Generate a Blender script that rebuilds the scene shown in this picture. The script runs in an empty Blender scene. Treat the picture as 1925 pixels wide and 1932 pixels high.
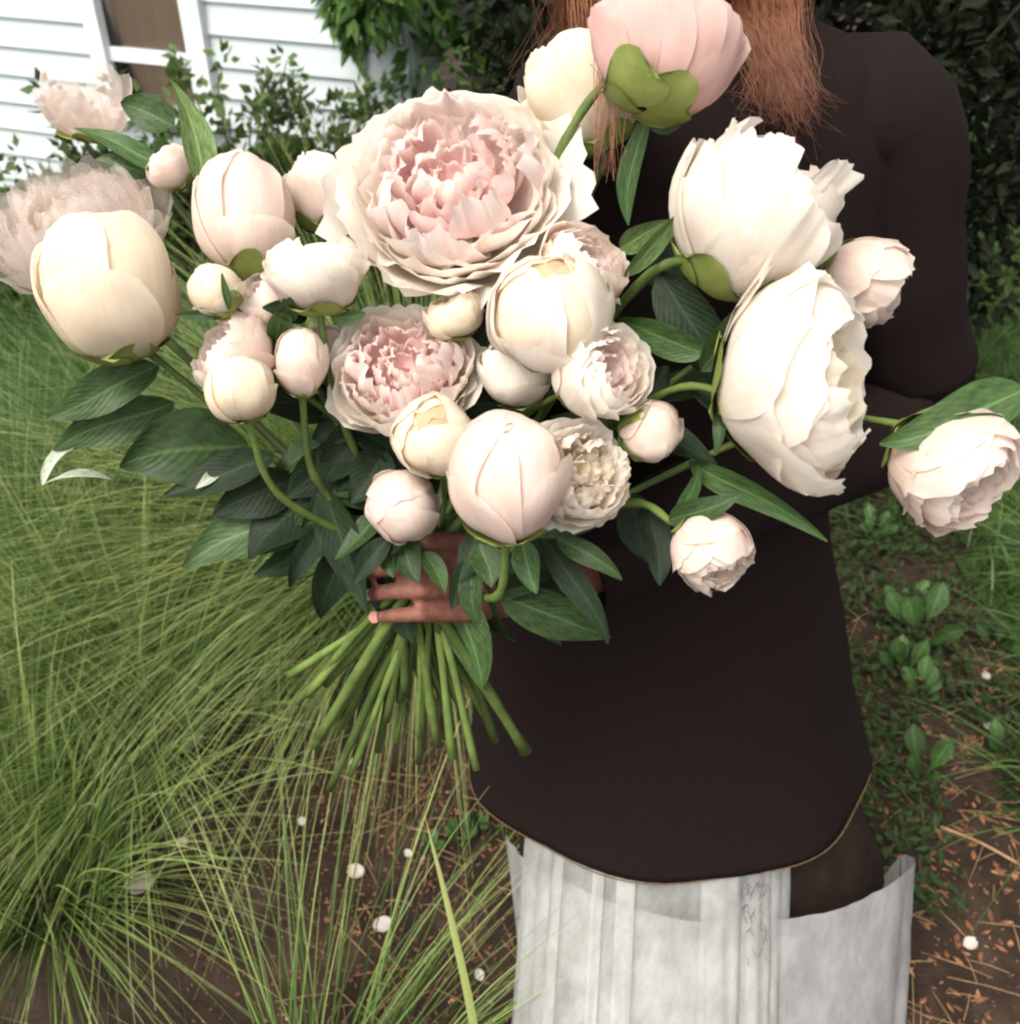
import bpy, bmesh, math, random
import numpy as np
from mathutils import Vector, Matrix, noise
rad = math.radians
SC = bpy.context.scene
COL = SC.collection
rng = random.Random(11)

# ------------------------------------------------------------------ camera
PITCH = rad(36); F = 1888.0; CX, CY = 962.5, 966.0
CAM = Vector((0, 0, 1.6))
RT = Vector((1, 0, 0)); UP = Vector((0, math.sin(PITCH), math.cos(PITCH)))
FW = Vector((0, math.cos(PITCH), -math.sin(PITCH)))
cd = bpy.data.cameras.new('camera'); cam = bpy.data.objects.new('camera', cd); COL.objects.link(cam)
cam.location = CAM; cam.rotation_euler = (math.pi/2 - PITCH, 0, 0)
cd.sensor_width = 36; cd.sensor_fit = 'HORIZONTAL'; cd.lens = 36*F/1925
cd.clip_start = .02; cd.clip_end = 400
cd.dof.use_dof = True; cd.dof.focus_distance = .80; cd.dof.aperture_fstop = 10
SC.camera = cam

# ------------------------------------------------------------------ sky, sun, exposure
SUN_EL, SUN_AZ = rad(56), rad(-142)        # azimuth measured from +Y towards +X
w = bpy.data.worlds.new('World'); SC.world = w; w.use_nodes = True
nt = w.node_tree; bg = nt.nodes['Background']
sky = nt.nodes.new('ShaderNodeTexSky'); sky.sky_type = 'NISHITA'; sky.sun_disc = False
sky.sun_elevation = SUN_EL; sky.sun_rotation = SUN_AZ
sky.dust_density = 4; sky.ozone_density = .6
hs = nt.nodes.new('ShaderNodeHueSaturation'); hs.inputs['Saturation'].default_value = .0
nt.links.new(sky.outputs[0], hs.inputs['Color']); nt.links.new(hs.outputs[0], bg.inputs[0])
bg.inputs[1].default_value = .15
ld = bpy.data.lights.new('sun', 'SUN'); ld.energy = 1.4; ld.angle = rad(26); ld.color = (1, .90, .74)
sun = bpy.data.objects.new('sun', ld); COL.objects.link(sun)
sdir = Vector((math.sin(SUN_AZ)*math.cos(SUN_EL), math.cos(SUN_AZ)*math.cos(SUN_EL), math.sin(SUN_EL)))
sun.rotation_euler = sdir.to_track_quat('Z', 'Y').to_euler(); sun.location = (-3, 3, 6)
vs = SC.view_settings; vs.view_transform = 'Standard'; vs.look = 'None'; vs.gamma = 1; vs.use_curve_mapping = False
vs.exposure = 1.05

SC.cycles.pixel_filter_type = 'BLACKMAN_HARRIS'; SC.cycles.filter_width = 2.2    # film softness

# ------------------------------------------------------------------ helpers
def U(x, y, d): return CAM + FW*d + RT*((x-CX)/F*d) - UP*((y-CY)/F*d)
def ray(x, y): return (FW + RT*((x-CX)/F) - UP*((y-CY)/F))
def G(x, y, z=0):
    r = ray(x, y); t = (z-CAM.z)/r.z; return CAM + r*t
def camdir(a, b, c): return (RT*a + UP*b - FW*c).normalized()

def link(name, me, mat=None, parent=None, smooth=True):
    o = bpy.data.objects.new(name, me); COL.objects.link(o)
    if mat is not None and not me.materials: me.materials.append(mat)
    if smooth and len(me.polygons): me.polygons.foreach_set('use_smooth', [True]*len(me.polygons))
    if parent is not None: o.parent = parent
    return o
def mesh(name, v, f, uv=None):
    me = bpy.data.meshes.new(name); me.from_pydata([tuple(p) for p in v], [], f)
    if uv is not None:
        l = me.uv_layers.new(name='UVMap')
        idx = np.empty(len(me.loops), np.int32); me.loops.foreach_get('vertex_index', idx)
        l.data.foreach_set('uv', np.asarray(uv, np.float32)[idx].ravel())
    return me
def tag(o, label, cat, group=None, kind=None):
    o['label'] = label; o['category'] = cat
    if group: o['group'] = group
    if kind: o['kind'] = kind
    return o
def empty(name, loc):
    o = bpy.data.objects.new(name, None); o.location = loc; o.empty_display_size = .02
    COL.objects.link(o); return o
def rel(o, parent):     # world-space mesh placed under a parent that only translates
    o.parent = parent; o.matrix_parent_inverse = Matrix.Translation(-Vector(parent.location)); return o
def grid_faces(nu, nv, off=0):
    return [(off+j*(nu+1)+i, off+j*(nu+1)+i+1, off+(j+1)*(nu+1)+i+1, off+(j+1)*(nu+1)+i) for j in range(nv) for i in range(nu)]
def tube(pts, radii, n=7, v=None, f=None, cap=True):
    v = [] if v is None else v; f = [] if f is None else f
    o0 = len(v); N = len(pts); up = Vector((.31, .22, .92))
    for i, p in enumerate(pts):
        p = Vector(p); t = (Vector(pts[min(i+1, N-1)]) - Vector(pts[max(i-1, 0)])).normalized()
        a = t.cross(up)
        if a.length < 1e-3: a = t.cross(Vector((1, 0, 0)))
        a.normalize(); b = t.cross(a); up = b if False else up
        for k in range(n):
            c = 2*math.pi*k/n; v.append(p + (a*math.cos(c) + b*math.sin(c))*radii[i])
    for i in range(N-1):
        for k in range(n):
            k2 = (k+1) % n; f.append((o0+i*n+k, o0+i*n+k2, o0+(i+1)*n+k2, o0+(i+1)*n+k))
    if cap: f.append(tuple(o0+k for k in range(n))[::-1]); f.append(tuple(o0+(N-1)*n+k for k in range(n)))
    return v, f
def catmull(P, n=8):
    P = [Vector(p) for p in P]; Q = [P[0]*2-P[1]] + P + [P[-1]*2-P[-2]]; out = []
    for i in range(1, len(Q)-2):
        a, b, c, d = Q[i-1:i+3]
        for k in range(n):
            t = k/n
            out.append(.5*((2*b)+(c-a)*t+(2*a-5*b+4*c-d)*t*t+(3*b-a-3*c+d)*t**3))
    out.append(P[-1]); return out
def box(v, f, x0, x1, y0, y1, z0, z1, M=None):
    o = len(v)
    for x, y, z in ((x0,y0,z0),(x1,y0,z0),(x1,y1,z0),(x0,y1,z0),(x0,y0,z1),(x1,y0,z1),(x1,y1,z1),(x0,y1,z1)):
        p = Vector((x, y, z)); v.append(M @ p if M else p)
    f += [tuple(o+i for i in q) for q in ((0,3,2,1),(4,5,6,7),(0,1,5,4),(1,2,6,5),(2,3,7,6),(3,0,4,7))]

# ------------------------------------------------------------------ materials
def newmat(name):
    m = bpy.data.materials.new(name); m.use_nodes = True; n = m.node_tree
    return m, n, n.nodes['Principled BSDF'], n.nodes['Material Output']
def N(n, t, **k):
    q = n.nodes.new(t)
    for a, b in k.items():
        if hasattr(q, a): setattr(q, a, b)
        else: q.inputs[a].default_value = b
    return q
def ramp(n, src, stops):
    r = n.nodes.new('ShaderNodeValToRGB'); e = r.color_ramp.elements
    while len(e) < len(stops): e.new(.5)
    for q, (p, c) in zip(e, stops): q.position = p; q.color = (*c, 1)
    n.links.new(src, r.inputs[0]); return r.outputs[0]
def mixc(n, a, b, fac, mode='MIX'):
    q = n.nodes.new('ShaderNodeMix'); q.data_type = 'RGBA'; q.blend_type = mode
    for s, val in ((0, fac), (6, a), (7, b)):
        if hasattr(val, 'is_output'): n.links.new(val, q.inputs[s])
        elif s == 0: q.inputs[0].default_value = val
        else: q.inputs[s].default_value = (*val, 1)
    return q.outputs[2]
def uvsep(n):
    t = N(n, 'ShaderNodeTexCoord'); s = N(n, 'ShaderNodeSeparateXYZ'); n.links.new(t.outputs['UV'], s.inputs[0]); return t, s
def petal_mat(name, tip, mid, base, transl=.52, ghost=0, rough=.55):
    m, n, p, out = newmat(name)
    t, s = uvsep(n)
    c = ramp(n, s.outputs[1], [(.0, base), (.22, mid), (.62, mid), (1, tip)])
    mp = N(n, 'ShaderNodeMapping'); mp.inputs['Scale'].default_value = (26, 1.6, 1); n.links.new(t.outputs['UV'], mp.inputs[0])
    oi = N(n, 'ShaderNodeObjectInfo'); ad = N(n, 'ShaderNodeVectorMath', operation='ADD')
    n.links.new(mp.outputs[0], ad.inputs[0]); n.links.new(oi.outputs['Random'], ad.inputs[1])
    nz = N(n, 'ShaderNodeTexNoise', Scale=1.0, Detail=4.0); n.links.new(ad.outputs[0], nz.inputs['Vector'])
    nz2 = N(n, 'ShaderNodeTexNoise', Scale=3.0, Detail=3.0); n.links.new(t.outputs['UV'], nz2.inputs['Vector'])
    c2 = mixc(n, c, ramp(n, nz.outputs[0], [(.3, (.90, .84, .82)), (.6, (1, 1, 1))]), .35, 'MULTIPLY')
    c3 = mixc(n, c2, ramp(n, nz2.outputs[0], [(.35, (.95, .90, .86)), (.6, (1, 1, 1))]), .6, 'MULTIPLY')
    n.links.new(c3, p.inputs['Base Color']); p.inputs['Roughness'].default_value = rough
    p.inputs['Specular IOR Level'].default_value = .25
    b = N(n, 'ShaderNodeBump', Strength=.2, Distance=.002); n.links.new(nz.outputs[0], b.inputs['Height']); n.links.new(b.outputs[0], p.inputs['Normal'])
    tr = N(n, 'ShaderNodeBsdfTranslucent'); n.links.new(c3, tr.inputs[0])
    mx = N(n, 'ShaderNodeMixShader'); mx.inputs[0].default_value = transl
    n.links.new(p.outputs[0], mx.inputs[1]); n.links.new(tr.outputs[0], mx.inputs[2]); last = mx
    if ghost:
        tp = N(n, 'ShaderNodeBsdfTransparent'); mg = N(n, 'ShaderNodeMixShader'); mg.inputs[0].default_value = ghost
        n.links.new(mx.outputs[0], mg.inputs[1]); n.links.new(tp.outputs[0], mg.inputs[2]); last = mg
    n.links.new(last.outputs[0], out.inputs[0]); return m
def leaf_mat(name, col, tipc=None, transl=.25, rough=.48, ghost=0):
    m, n, p, out = newmat(name); t, s = uvsep(n)
    oi = N(n, 'ShaderNodeObjectInfo')
    nz = N(n, 'ShaderNodeTexNoise', Scale=9.0, Detail=3.0); n.links.new(t.outputs['UV'], nz.inputs['Vector'])
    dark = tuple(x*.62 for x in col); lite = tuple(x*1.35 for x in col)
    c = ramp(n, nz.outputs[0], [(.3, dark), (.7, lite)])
    ma = N(n, 'ShaderNodeMath', operation='SUBTRACT'); n.links.new(s.outputs[0], ma.inputs[0]); ma.inputs[1].default_value = .5
    mb = N(n, 'ShaderNodeMath', operation='ABSOLUTE'); n.links.new(ma.outputs[0], mb.inputs[0])
    rib = ramp(n, mb.outputs[0], [(0, (1, 1, 1)), (.05, (0, 0, 0))])
    c = mixc(n, c, tuple(min(1, x*2.2) for x in col), rib)
    # side veins
    ad = N(n, 'ShaderNodeMath', operation='MULTIPLY_ADD'); n.links.new(mb.outputs[0], ad.inputs[0]); ad.inputs[1].default_value = -.7; n.links.new(s.outputs[1], ad.inputs[2])
    sn = N(n, 'ShaderNodeMath', operation='MULTIPLY'); n.links.new(ad.outputs[0], sn.inputs[0]); sn.inputs[1].default_value = 75
    sn2 = N(n, 'ShaderNodeMath', operation='SINE'); n.links.new(sn.outputs[0], sn2.inputs[0])
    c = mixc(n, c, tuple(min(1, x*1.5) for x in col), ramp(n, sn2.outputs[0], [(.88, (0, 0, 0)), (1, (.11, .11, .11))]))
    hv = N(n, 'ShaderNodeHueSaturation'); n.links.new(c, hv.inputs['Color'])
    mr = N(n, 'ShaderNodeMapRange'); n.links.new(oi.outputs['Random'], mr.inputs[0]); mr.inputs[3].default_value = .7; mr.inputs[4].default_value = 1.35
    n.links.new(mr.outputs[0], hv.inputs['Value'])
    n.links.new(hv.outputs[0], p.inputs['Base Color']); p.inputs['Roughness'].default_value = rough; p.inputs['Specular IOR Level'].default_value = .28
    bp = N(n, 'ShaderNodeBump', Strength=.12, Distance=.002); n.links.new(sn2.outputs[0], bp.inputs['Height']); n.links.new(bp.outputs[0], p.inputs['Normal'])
    tr = N(n, 'ShaderNodeBsdfTranslucent'); n.links.new(hv.outputs[0], tr.inputs[0])
    mx = N(n, 'ShaderNodeMixShader'); mx.inputs[0].default_value = transl
    n.links.new(p.outputs[0], mx.inputs[1]); n.links.new(tr.outputs[0], mx.inputs[2]); last = mx
    n.links.new(last.outputs[0], out.inputs[0]); return m
def blade_mat(name, root, mid, tip, transl=.25, scale=2.5):
    m, n, p, out = newmat(name); t, s = uvsep(n)
    c = ramp(n, s.outputs[1], [(0, root), (.45, mid), (1, tip)])
    # u holds a random value per blade
    c = mixc(n, c, ramp(n, s.outputs[0], [(0, (.55, .6, .45)), (.5, (1, 1, 1)), (1, (1.5, 1.35, 1.2))]), 1, 'MULTIPLY')
    n.links.new(c, p.inputs['Base Color']); p.inputs['Roughness'].default_value = .5
    tr = N(n, 'ShaderNodeBsdfTranslucent'); n.links.new(c, tr.inputs[0])
    mx = N(n, 'ShaderNodeMixShader'); mx.inputs[0].default_value = transl
    n.links.new(p.outputs[0], mx.inputs[1]); n.links.new(tr.outputs[0], mx.inputs[2]); n.links.new(mx.outputs[0], out.inputs[0]); return m
def noisy_mat(name, stops, scale=6, detail=6, rough=.8, bump=.3, dist=.01, spec=.3, coord='Object', stretch=None):
    m, n, p, out = newmat(name); t = N(n, 'ShaderNodeTexCoord'); src = t.outputs[coord]
    if stretch:
        mp = N(n, 'ShaderNodeMapping'); mp.inputs['Scale'].default_value = stretch; n.links.new(src, mp.inputs[0]); src = mp.outputs[0]
    nz = N(n, 'ShaderNodeTexNoise', Scale=scale, Detail=detail, Roughness=.65); n.links.new(src, nz.inputs['Vector'])
    n.links.new(ramp(n, nz.outputs[0], stops), p.inputs['Base Color']); p.inputs['Roughness'].default_value = rough
    p.inputs['Specular IOR Level'].default_value = spec
    b = N(n, 'ShaderNodeBump', Strength=bump, Distance=dist); n.links.new(nz.outputs[0], b.inputs['Height']); n.links.new(b.outputs[0], p.inputs['Normal'])
    return m

M = {}
M['cream'] = petal_mat('petal_cream', (.92, .86, .74), (.90, .82, .67), (.60, .58, .22))
M['white'] = petal_mat('petal_white', (.92, .88, .82), (.90, .85, .77), (.62, .64, .32))
M['blush'] = petal_mat('petal_blush', (.91, .82, .75), (.89, .77, .69), (.64, .55, .28))
M['pink'] = petal_mat('petal_pink', (.92, .80, .77), (.91, .69, .67), (.89, .56, .54))
M['shell'] = petal_mat('petal_shell', (.92, .85, .81), (.91, .78, .74), (.90, .66, .62))
M['peach'] = petal_mat('petal_peach', (.80, .60, .40), (.76, .50, .28), (.7, .4, .2))
M['ghost'] = petal_mat('petal_thin', (.90, .82, .76), (.88, .76, .68), (.62, .50, .34), ghost=.70)
M['thin'] = petal_mat('petal_sheer', (.90, .80, .74), (.86, .70, .62), (.62, .48, .34), ghost=.52)
M['rosy'] = petal_mat('petal_rosy', (.86, .66, .62), (.84, .62, .57), (.66, .46, .30))
M['sepal'] = noisy_mat('sepal_green', [(.3, (.13, .17, .04)), (.7, (.25, .29, .075))], 30, 4, .5, .1, .001)
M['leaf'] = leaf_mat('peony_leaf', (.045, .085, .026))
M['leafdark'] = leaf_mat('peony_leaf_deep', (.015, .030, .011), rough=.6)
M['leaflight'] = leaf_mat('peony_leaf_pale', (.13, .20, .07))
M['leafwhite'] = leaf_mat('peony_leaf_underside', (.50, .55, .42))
M['stem'] = noisy_mat('stem_green', [(.3, (.05, .085, .02)), (.7, (.13, .18, .045))], 34, 5, .5, .25, .002)
def vary(m, lo, hi):
    n = m.node_tree; p = n.nodes['Principled BSDF']; src = p.inputs['Base Color'].links[0].from_socket
    hv = N(n, 'ShaderNodeHueSaturation'); oi = N(n, 'ShaderNodeObjectInfo'); mr = N(n, 'ShaderNodeMapRange'); mr.inputs[3].default_value = lo; mr.inputs[4].default_value = hi
    n.links.new(oi.outputs['Random'], mr.inputs[0]); n.links.new(mr.outputs[0], hv.inputs['Value']); n.links.new(src, hv.inputs['Color']); n.links.new(hv.outputs[0], p.inputs['Base Color'])
vary(M['stem'], .55, 1.4)
M['coat'] = noisy_mat('coat_wool', [(.35, (.0105, .0066, .0062)), (.7, (.0155, .0098, .0092))], 420, 3, .95, .35, .0015, spec=.08)
M['slip'] = noisy_mat('slip_cloth', [(.3, (.014, .0095, .0075)), (.7, (.028, .018, .013))], 26, 5, .9, .3, .004, spec=.1)
M['skin'] = noisy_mat('skin', [(.3, (.13, .050, .034)), (.7, (.22, .092, .066))], 130, 6, .6, .35, .002)  # darkened overall: the shade on the hand is put into the colour
M['nail'] = noisy_mat('nail', [(.3, (.42, .20, .16)), (.7, (.50, .25, .20))], 60, 2, .25, .02, .001)
M['hair'] = noisy_mat('hair_auburn', [(.25, (.13, .040, .020)), (.7, (.36, .15, .075))], 70, 3, .45, .0, .001, spec=.5)
M['soil'] = noisy_mat('soil', [(.28, (.013, .0085, .006)), (.5, (.032, .0205, .0145)), (.72, (.075, .05, .036))], 7, 12, .95, .9, .03, spec=.15)
M['turf'] = noisy_mat('turf', [(.3, (.022, .040, .012)), (.7, (.05, .08, .02))], 9, 8, .95, .8, .03, spec=.1)
M['siding'] = noisy_mat('siding_paint', [(.3, (.48, .53, .54)), (.7, (.55, .60, .61))], 3, 8, .5, .05, .004, stretch=(.4, 1, 6))
M['trim'] = noisy_mat('trim_paint', [(.3, (.60, .63, .63)), (.7, (.68, .70, .70))], 5, 6, .45, .05, .004)
M['blind'] = noisy_mat('window_blind', [(.3, (.36, .25, .165)), (.7, (.46, .33, .22))], 3, 5, .8, .1, .01, stretch=(14, 1, 1))
M['bark'] = noisy_mat('bark', [(.3, (.05, .035, .025)), (.7, (.12, .09, .065))], 20, 8, .9, .8, .02)
M['treeleaf'] = leaf_mat('tree_leaf', (.055, .11, .026), rough=.65)
M['shrubleaf'] = leaf_mat('shrub_leaf', (.075, .12, .035))
M['hedgeleaf'] = leaf_mat('hedge_leaf_shaded', (.012, .016, .008), rough=.6, transl=.1)  # leaf colour kept near black in place of shade over the hedge
M['cover'] = leaf_mat('ground_cover_leaf', (.026, .042, .014), rough=.6, transl=.1)
M['weed'] = leaf_mat('seedling_leaf', (.050, .10, .028))
M['tuss'] = blade_mat('feather_grass', (.040, .085, .016), (.118, .202, .045), (.35, .40, .16))
M['tussgreen'] = blade_mat('meadow_grass', (.022, .058, .013), (.052, .122, .030), (.11, .20, .065))
M['lawnb'] = blade_mat('lawn_blade', (.03, .07, .014), (.06, .13, .028), (.11, .19, .05))
M['dry'] = noisy_mat('dry_straw', [(.3, (.22, .13, .06)), (.7, (.42, .28, .14))], 30, 3, .8, .1, .002)
M['chip'] = noisy_mat('bud_scale', [(.35, (.09, .040, .022)), (.6, (.24, .10, .048)), (.75, (.52, .31, .17))], 55, 2, .8, .1, .002)
M['redflower'] = petal_mat('red_blossom', (.55, .09, .10), (.50, .07, .08), (.3, .05, .05))
M['twig'] = noisy_mat('twig', [(.3, (.16, .06, .035)), (.7, (.26, .11, .06))], 30, 3, .7, .2, .002)
M['thread'] = noisy_mat('embroidery_thread', [(.3, (.07, .065, .08)), (.7, (.16, .14, .15))], 60, 3, .8, .1, .001)
M['hem'] = noisy_mat('hem_halo_gold', [(.3, (.09, .056, .022)), (.7, (.17, .10, .04))], 90, 3, .8, .2, .001)  # gold of the light fringe painted along the coat hem
def sheer_mat(name, col, alpha):
    m, n, p, out = newmat(name); t = N(n, 'ShaderNodeTexCoord')
    mp = N(n, 'ShaderNodeMapping'); mp.inputs['Scale'].default_value = (1, 1, .35); n.links.new(t.outputs['Object'], mp.inputs[0])
    nz = N(n, 'ShaderNodeTexNoise', Scale=24, Detail=7, Roughness=.65); n.links.new(mp.outputs[0], nz.inputs['Vector'])
    n.links.new(ramp(n, nz.outputs[0], [(.3, tuple(c*.8 for c in col)), (.6, col)]), p.inputs['Base Color'])
    p.inputs['Roughness'].default_value = .7; p.inputs['Specular IOR Level'].default_value = .2
    b = N(n, 'ShaderNodeBump', Strength=.7, Distance=.008); n.links.new(nz.outputs[0], b.inputs['Height']); n.links.new(b.outputs[0], p.inputs['Normal'])
    tr = N(n, 'ShaderNodeBsdfTranslucent'); tr.inputs[0].default_value = (*col, 1)
    mx = N(n, 'ShaderNodeMixShader'); mx.inputs[0].default_value = .3; n.links.new(p.outputs[0], mx.inputs[1]); n.links.new(tr.outputs[0], mx.inputs[2])
    tp = N(n, 'ShaderNodeBsdfTransparent'); mg = N(n, 'ShaderNodeMixShader')
    fac = ramp(n, nz.outputs[0], [(.3, (1-alpha+.12,)*3), (.7, (max(0, 1-alpha-.12),)*3)])
    n.links.new(fac, mg.inputs[0]); n.links.new(mx.outputs[0], mg.inputs[1]); n.links.new(tp.outputs[0], mg.inputs[2]); n.links.new(mg.outputs[0], out.inputs[0]); return m
M['sheer'] = sheer_mat('sheer_organza', (.70, .70, .675), .44)
M['pleat'] = sheer_mat('pleat_organza', (.58, .58, .56), .62)
M['flounce'] = sheer_mat('flounce_cotton', (.41, .395, .40), .93)
def glass_mat():
    m, n, p, out = newmat('window_glass'); tp = N(n, 'ShaderNodeBsdfTransparent'); gl = N(n, 'ShaderNodeBsdfGlossy', Roughness=.03)
    fr = N(n, 'ShaderNodeFresnel', IOR=1.5); mx = N(n, 'ShaderNodeMixShader')
    n.links.new(fr.outputs[0], mx.inputs[0]); n.links.new(tp.outputs[0], mx.inputs[1]); n.links.new(gl.outputs[0], mx.inputs[2]); n.links.new(mx.outputs[0], out.inputs[0]); return m
M['glass'] = glass_mat()

for k_, s_ in (('hedgeleaf', .08), ('treeleaf', .14), ('cover', .1), ('shrubleaf', .15)): M[k_].node_tree.nodes['Principled BSDF'].inputs['Specular IOR Level'].default_value = s_

# ------------------------------------------------------------------ ground and lawn
def height(x, y): return .018*noise.noise(Vector((x*1.7, y*1.7, 3))) + .007*noise.noise(Vector((x*9, y*9, 1)))
def ground():
    v, f = [], []; xs = list(np.linspace(-3, 3, 121)); ys = list(np.linspace(-.6, 5.4, 121))
    for y in ys:
        for x in xs: v.append((x, y, height(x, y)))
    f = grid_faces(120, 120); o = len(v)
    # apron out to the horizon, butted to the detailed patch
    ring = [(-3,-.6),(3,-.6),(3,5.4),(-3,5.4)]; far = [(-150,-150),(150,-150),(150,150),(-150,150)]
    v += [(x, y, -.03) for x, y in ring] + [(x, y, -.03) for x, y in far]
    f += [(o+k, o+4+k, o+4+(k+1) % 4, o+(k+1) % 4) for k in range(4)]
    g = link('ground', mesh('ground', v, f), M['soil']); g['kind'] = 'structure'; g['label'] = 'bare brown garden soil scattered with scales and petals'
ground()
def in_lawn(x, y):
    e = .16*noise.noise(Vector((x*2.1, y*2.1, 9)))
    left = y > 1.55 + .55*max(0, x+.9) + e and x < .55
    right = x > 1.18 + e*.7 + .12*(y-2) and y > .9
    return left or right
def lawn():
    v, f, idx = [], [], {}
    n = 140; xs = np.linspace(-3.6, 3.6, n+1); ys = np.linspace(.6, 6.2, n+1)
    def vid(i, j):
        if (i, j) not in idx:
            idx[(i, j)] = len(v); v.append((xs[i], ys[j], height(xs[i], ys[j])*(abs(xs[i]) < 3 and ys[j] < 5.4) + .012))
        return idx[(i, j)]
    for j in range(n):
        for i in range(n):
            if in_lawn((xs[i]+xs[i+1])/2, (ys[j]+ys[j+1])/2): f.append((vid(i,j), vid(i+1,j), vid(i+1,j+1), vid(i,j+1)))
    o = link('lawn', mesh('lawn', v, f), M['turf']); o['kind'] = 'structure'; o['label'] = 'green turf under the lawn grass'
lawn()

def blades(name, items, seg, mat, parent=None):
    """items: (root, direction, length, width, droop, rnd) -> one mesh of bent tapering strips"""
    v, f, uv = [], [], []
    for (p, d, L, wd, droop, r) in items:
        o = len(v); q = Vector(p); d = d.normalized(); side = d.cross(Vector((0, 0, 1)))
        if side.length < .05: side = Vector((1, 0, 0))
        side.normalize(); side.rotate(Matrix.Rotation(r*6.28, 3, d)) ; st = L/seg; dd = d.copy()
        for k in range(seg+1):
            t = k/seg; ww = wd*(1-t**2)*.5 + wd*.06
            v += [q - side*ww, q + side*ww]; uv += [(r, t), (r, t)]
            dd = (dd + Vector((0, 0, -1))*droop*st*(0.4+t)).normalized()
            q = q + dd*st
            if q.z < .008: q.z = .008; dd.z = max(dd.z, .0); 
        for k in range(seg): a = o+2*k; f.append((a, a+1, a+3, a+2))
    return link(name, mesh(name, v, f, uv), mat, parent)

def lawn_grass():
    items = []; r = random.Random(5)
    while len(items) < 42000:
        if r.random() < .86: x = r.uniform(-2.7, .5); y = 1.5 + 2.6*r.random()**1.3
        else: x = r.uniform(1.1, 2.6); y = r.uniform(1.0, 4.2)
        if not in_lawn(x, y): continue
        a = r.uniform(0, 6.28); lean = r.uniform(.2, .9)
        d = Vector((math.cos(a)*lean, math.sin(a)*lean, 1))
        items.append(((x, y, height(x, y)+.01), d, r.uniform(.06, .17), r.uniform(.002, .0042), r.uniform(3, 9), r.random()))
    o = blades('lawn_grass', items, 3, M['lawnb']); tag(o, 'short green lawn grass growing up to the house', 'grass', kind='stuff')
lawn_grass()

TUSS = [  # px, py, blades, length, bias (dx,dy), label
    (800, 1075, 2600, (.6, 1.2), (-.7, -.75), 'large feather grass tussock arching out from behind the cut stems'),
    (520, 1120, 1500, (.5, 1.05), (-.6, -.7), 'pale feather grass tussock left of the hand among leaves'),
    (270, 1010, 1500, (.45, .95), (-.5, -.55), 'soft feather grass tussock below the large left leaf'),
    (60, 1230, 1400, (.4, .8), (.1, -.5), 'feather grass tussock at the left edge beside the lawn'),
    (250, 1420, 1100, (.4, .75), (-.3, -.6), 'thin feather grass tussock over soil in the lower left'),
    (90, 1700, 500, (.35, .65), (.2, -.4), 'sparse feather grass tussock in the lower left corner'),
    (330, 760, 1000, (.35, .6), (-.3, -.2), 'short meadow grass tussock beneath the pale left bud'),
    (640, 2120, 170, (.4, .7), (.8, .5), 'long loose grass blades rising from the bottom edge near the skirt'),
]
def tussocks():
    r = random.Random(8)
    for (px, py, n, (l0, l1), (bx, by), lab) in TUSS:
        c = G(px, py); c.z = height(c.x, c.y); items = []
        for i in range(n):
            a = r.uniform(0, 6.28); q = .09*math.sqrt(r.random()); lean = r.uniform(.12, .85)
            d = Vector((math.cos(a)*lean + bx*r.random(), math.sin(a)*lean + by*r.random(), r.uniform(.55, 1.1)))
            L = r.uniform(l0, l1)
            items.append(((q*math.cos(a), q*math.sin(a), 0), d, L, r.uniform(.0014, .0034), r.uniform(.5, 1.9)/L*.8, r.random()))
        o = blades('grass_tussock', items, 9, M['tussgreen' if px < 600 and py < 1130 else 'tuss']); o.location = c
        tag(o, lab, 'grass tussock', 'feather grass tussocks on the left')
tussocks()

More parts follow.
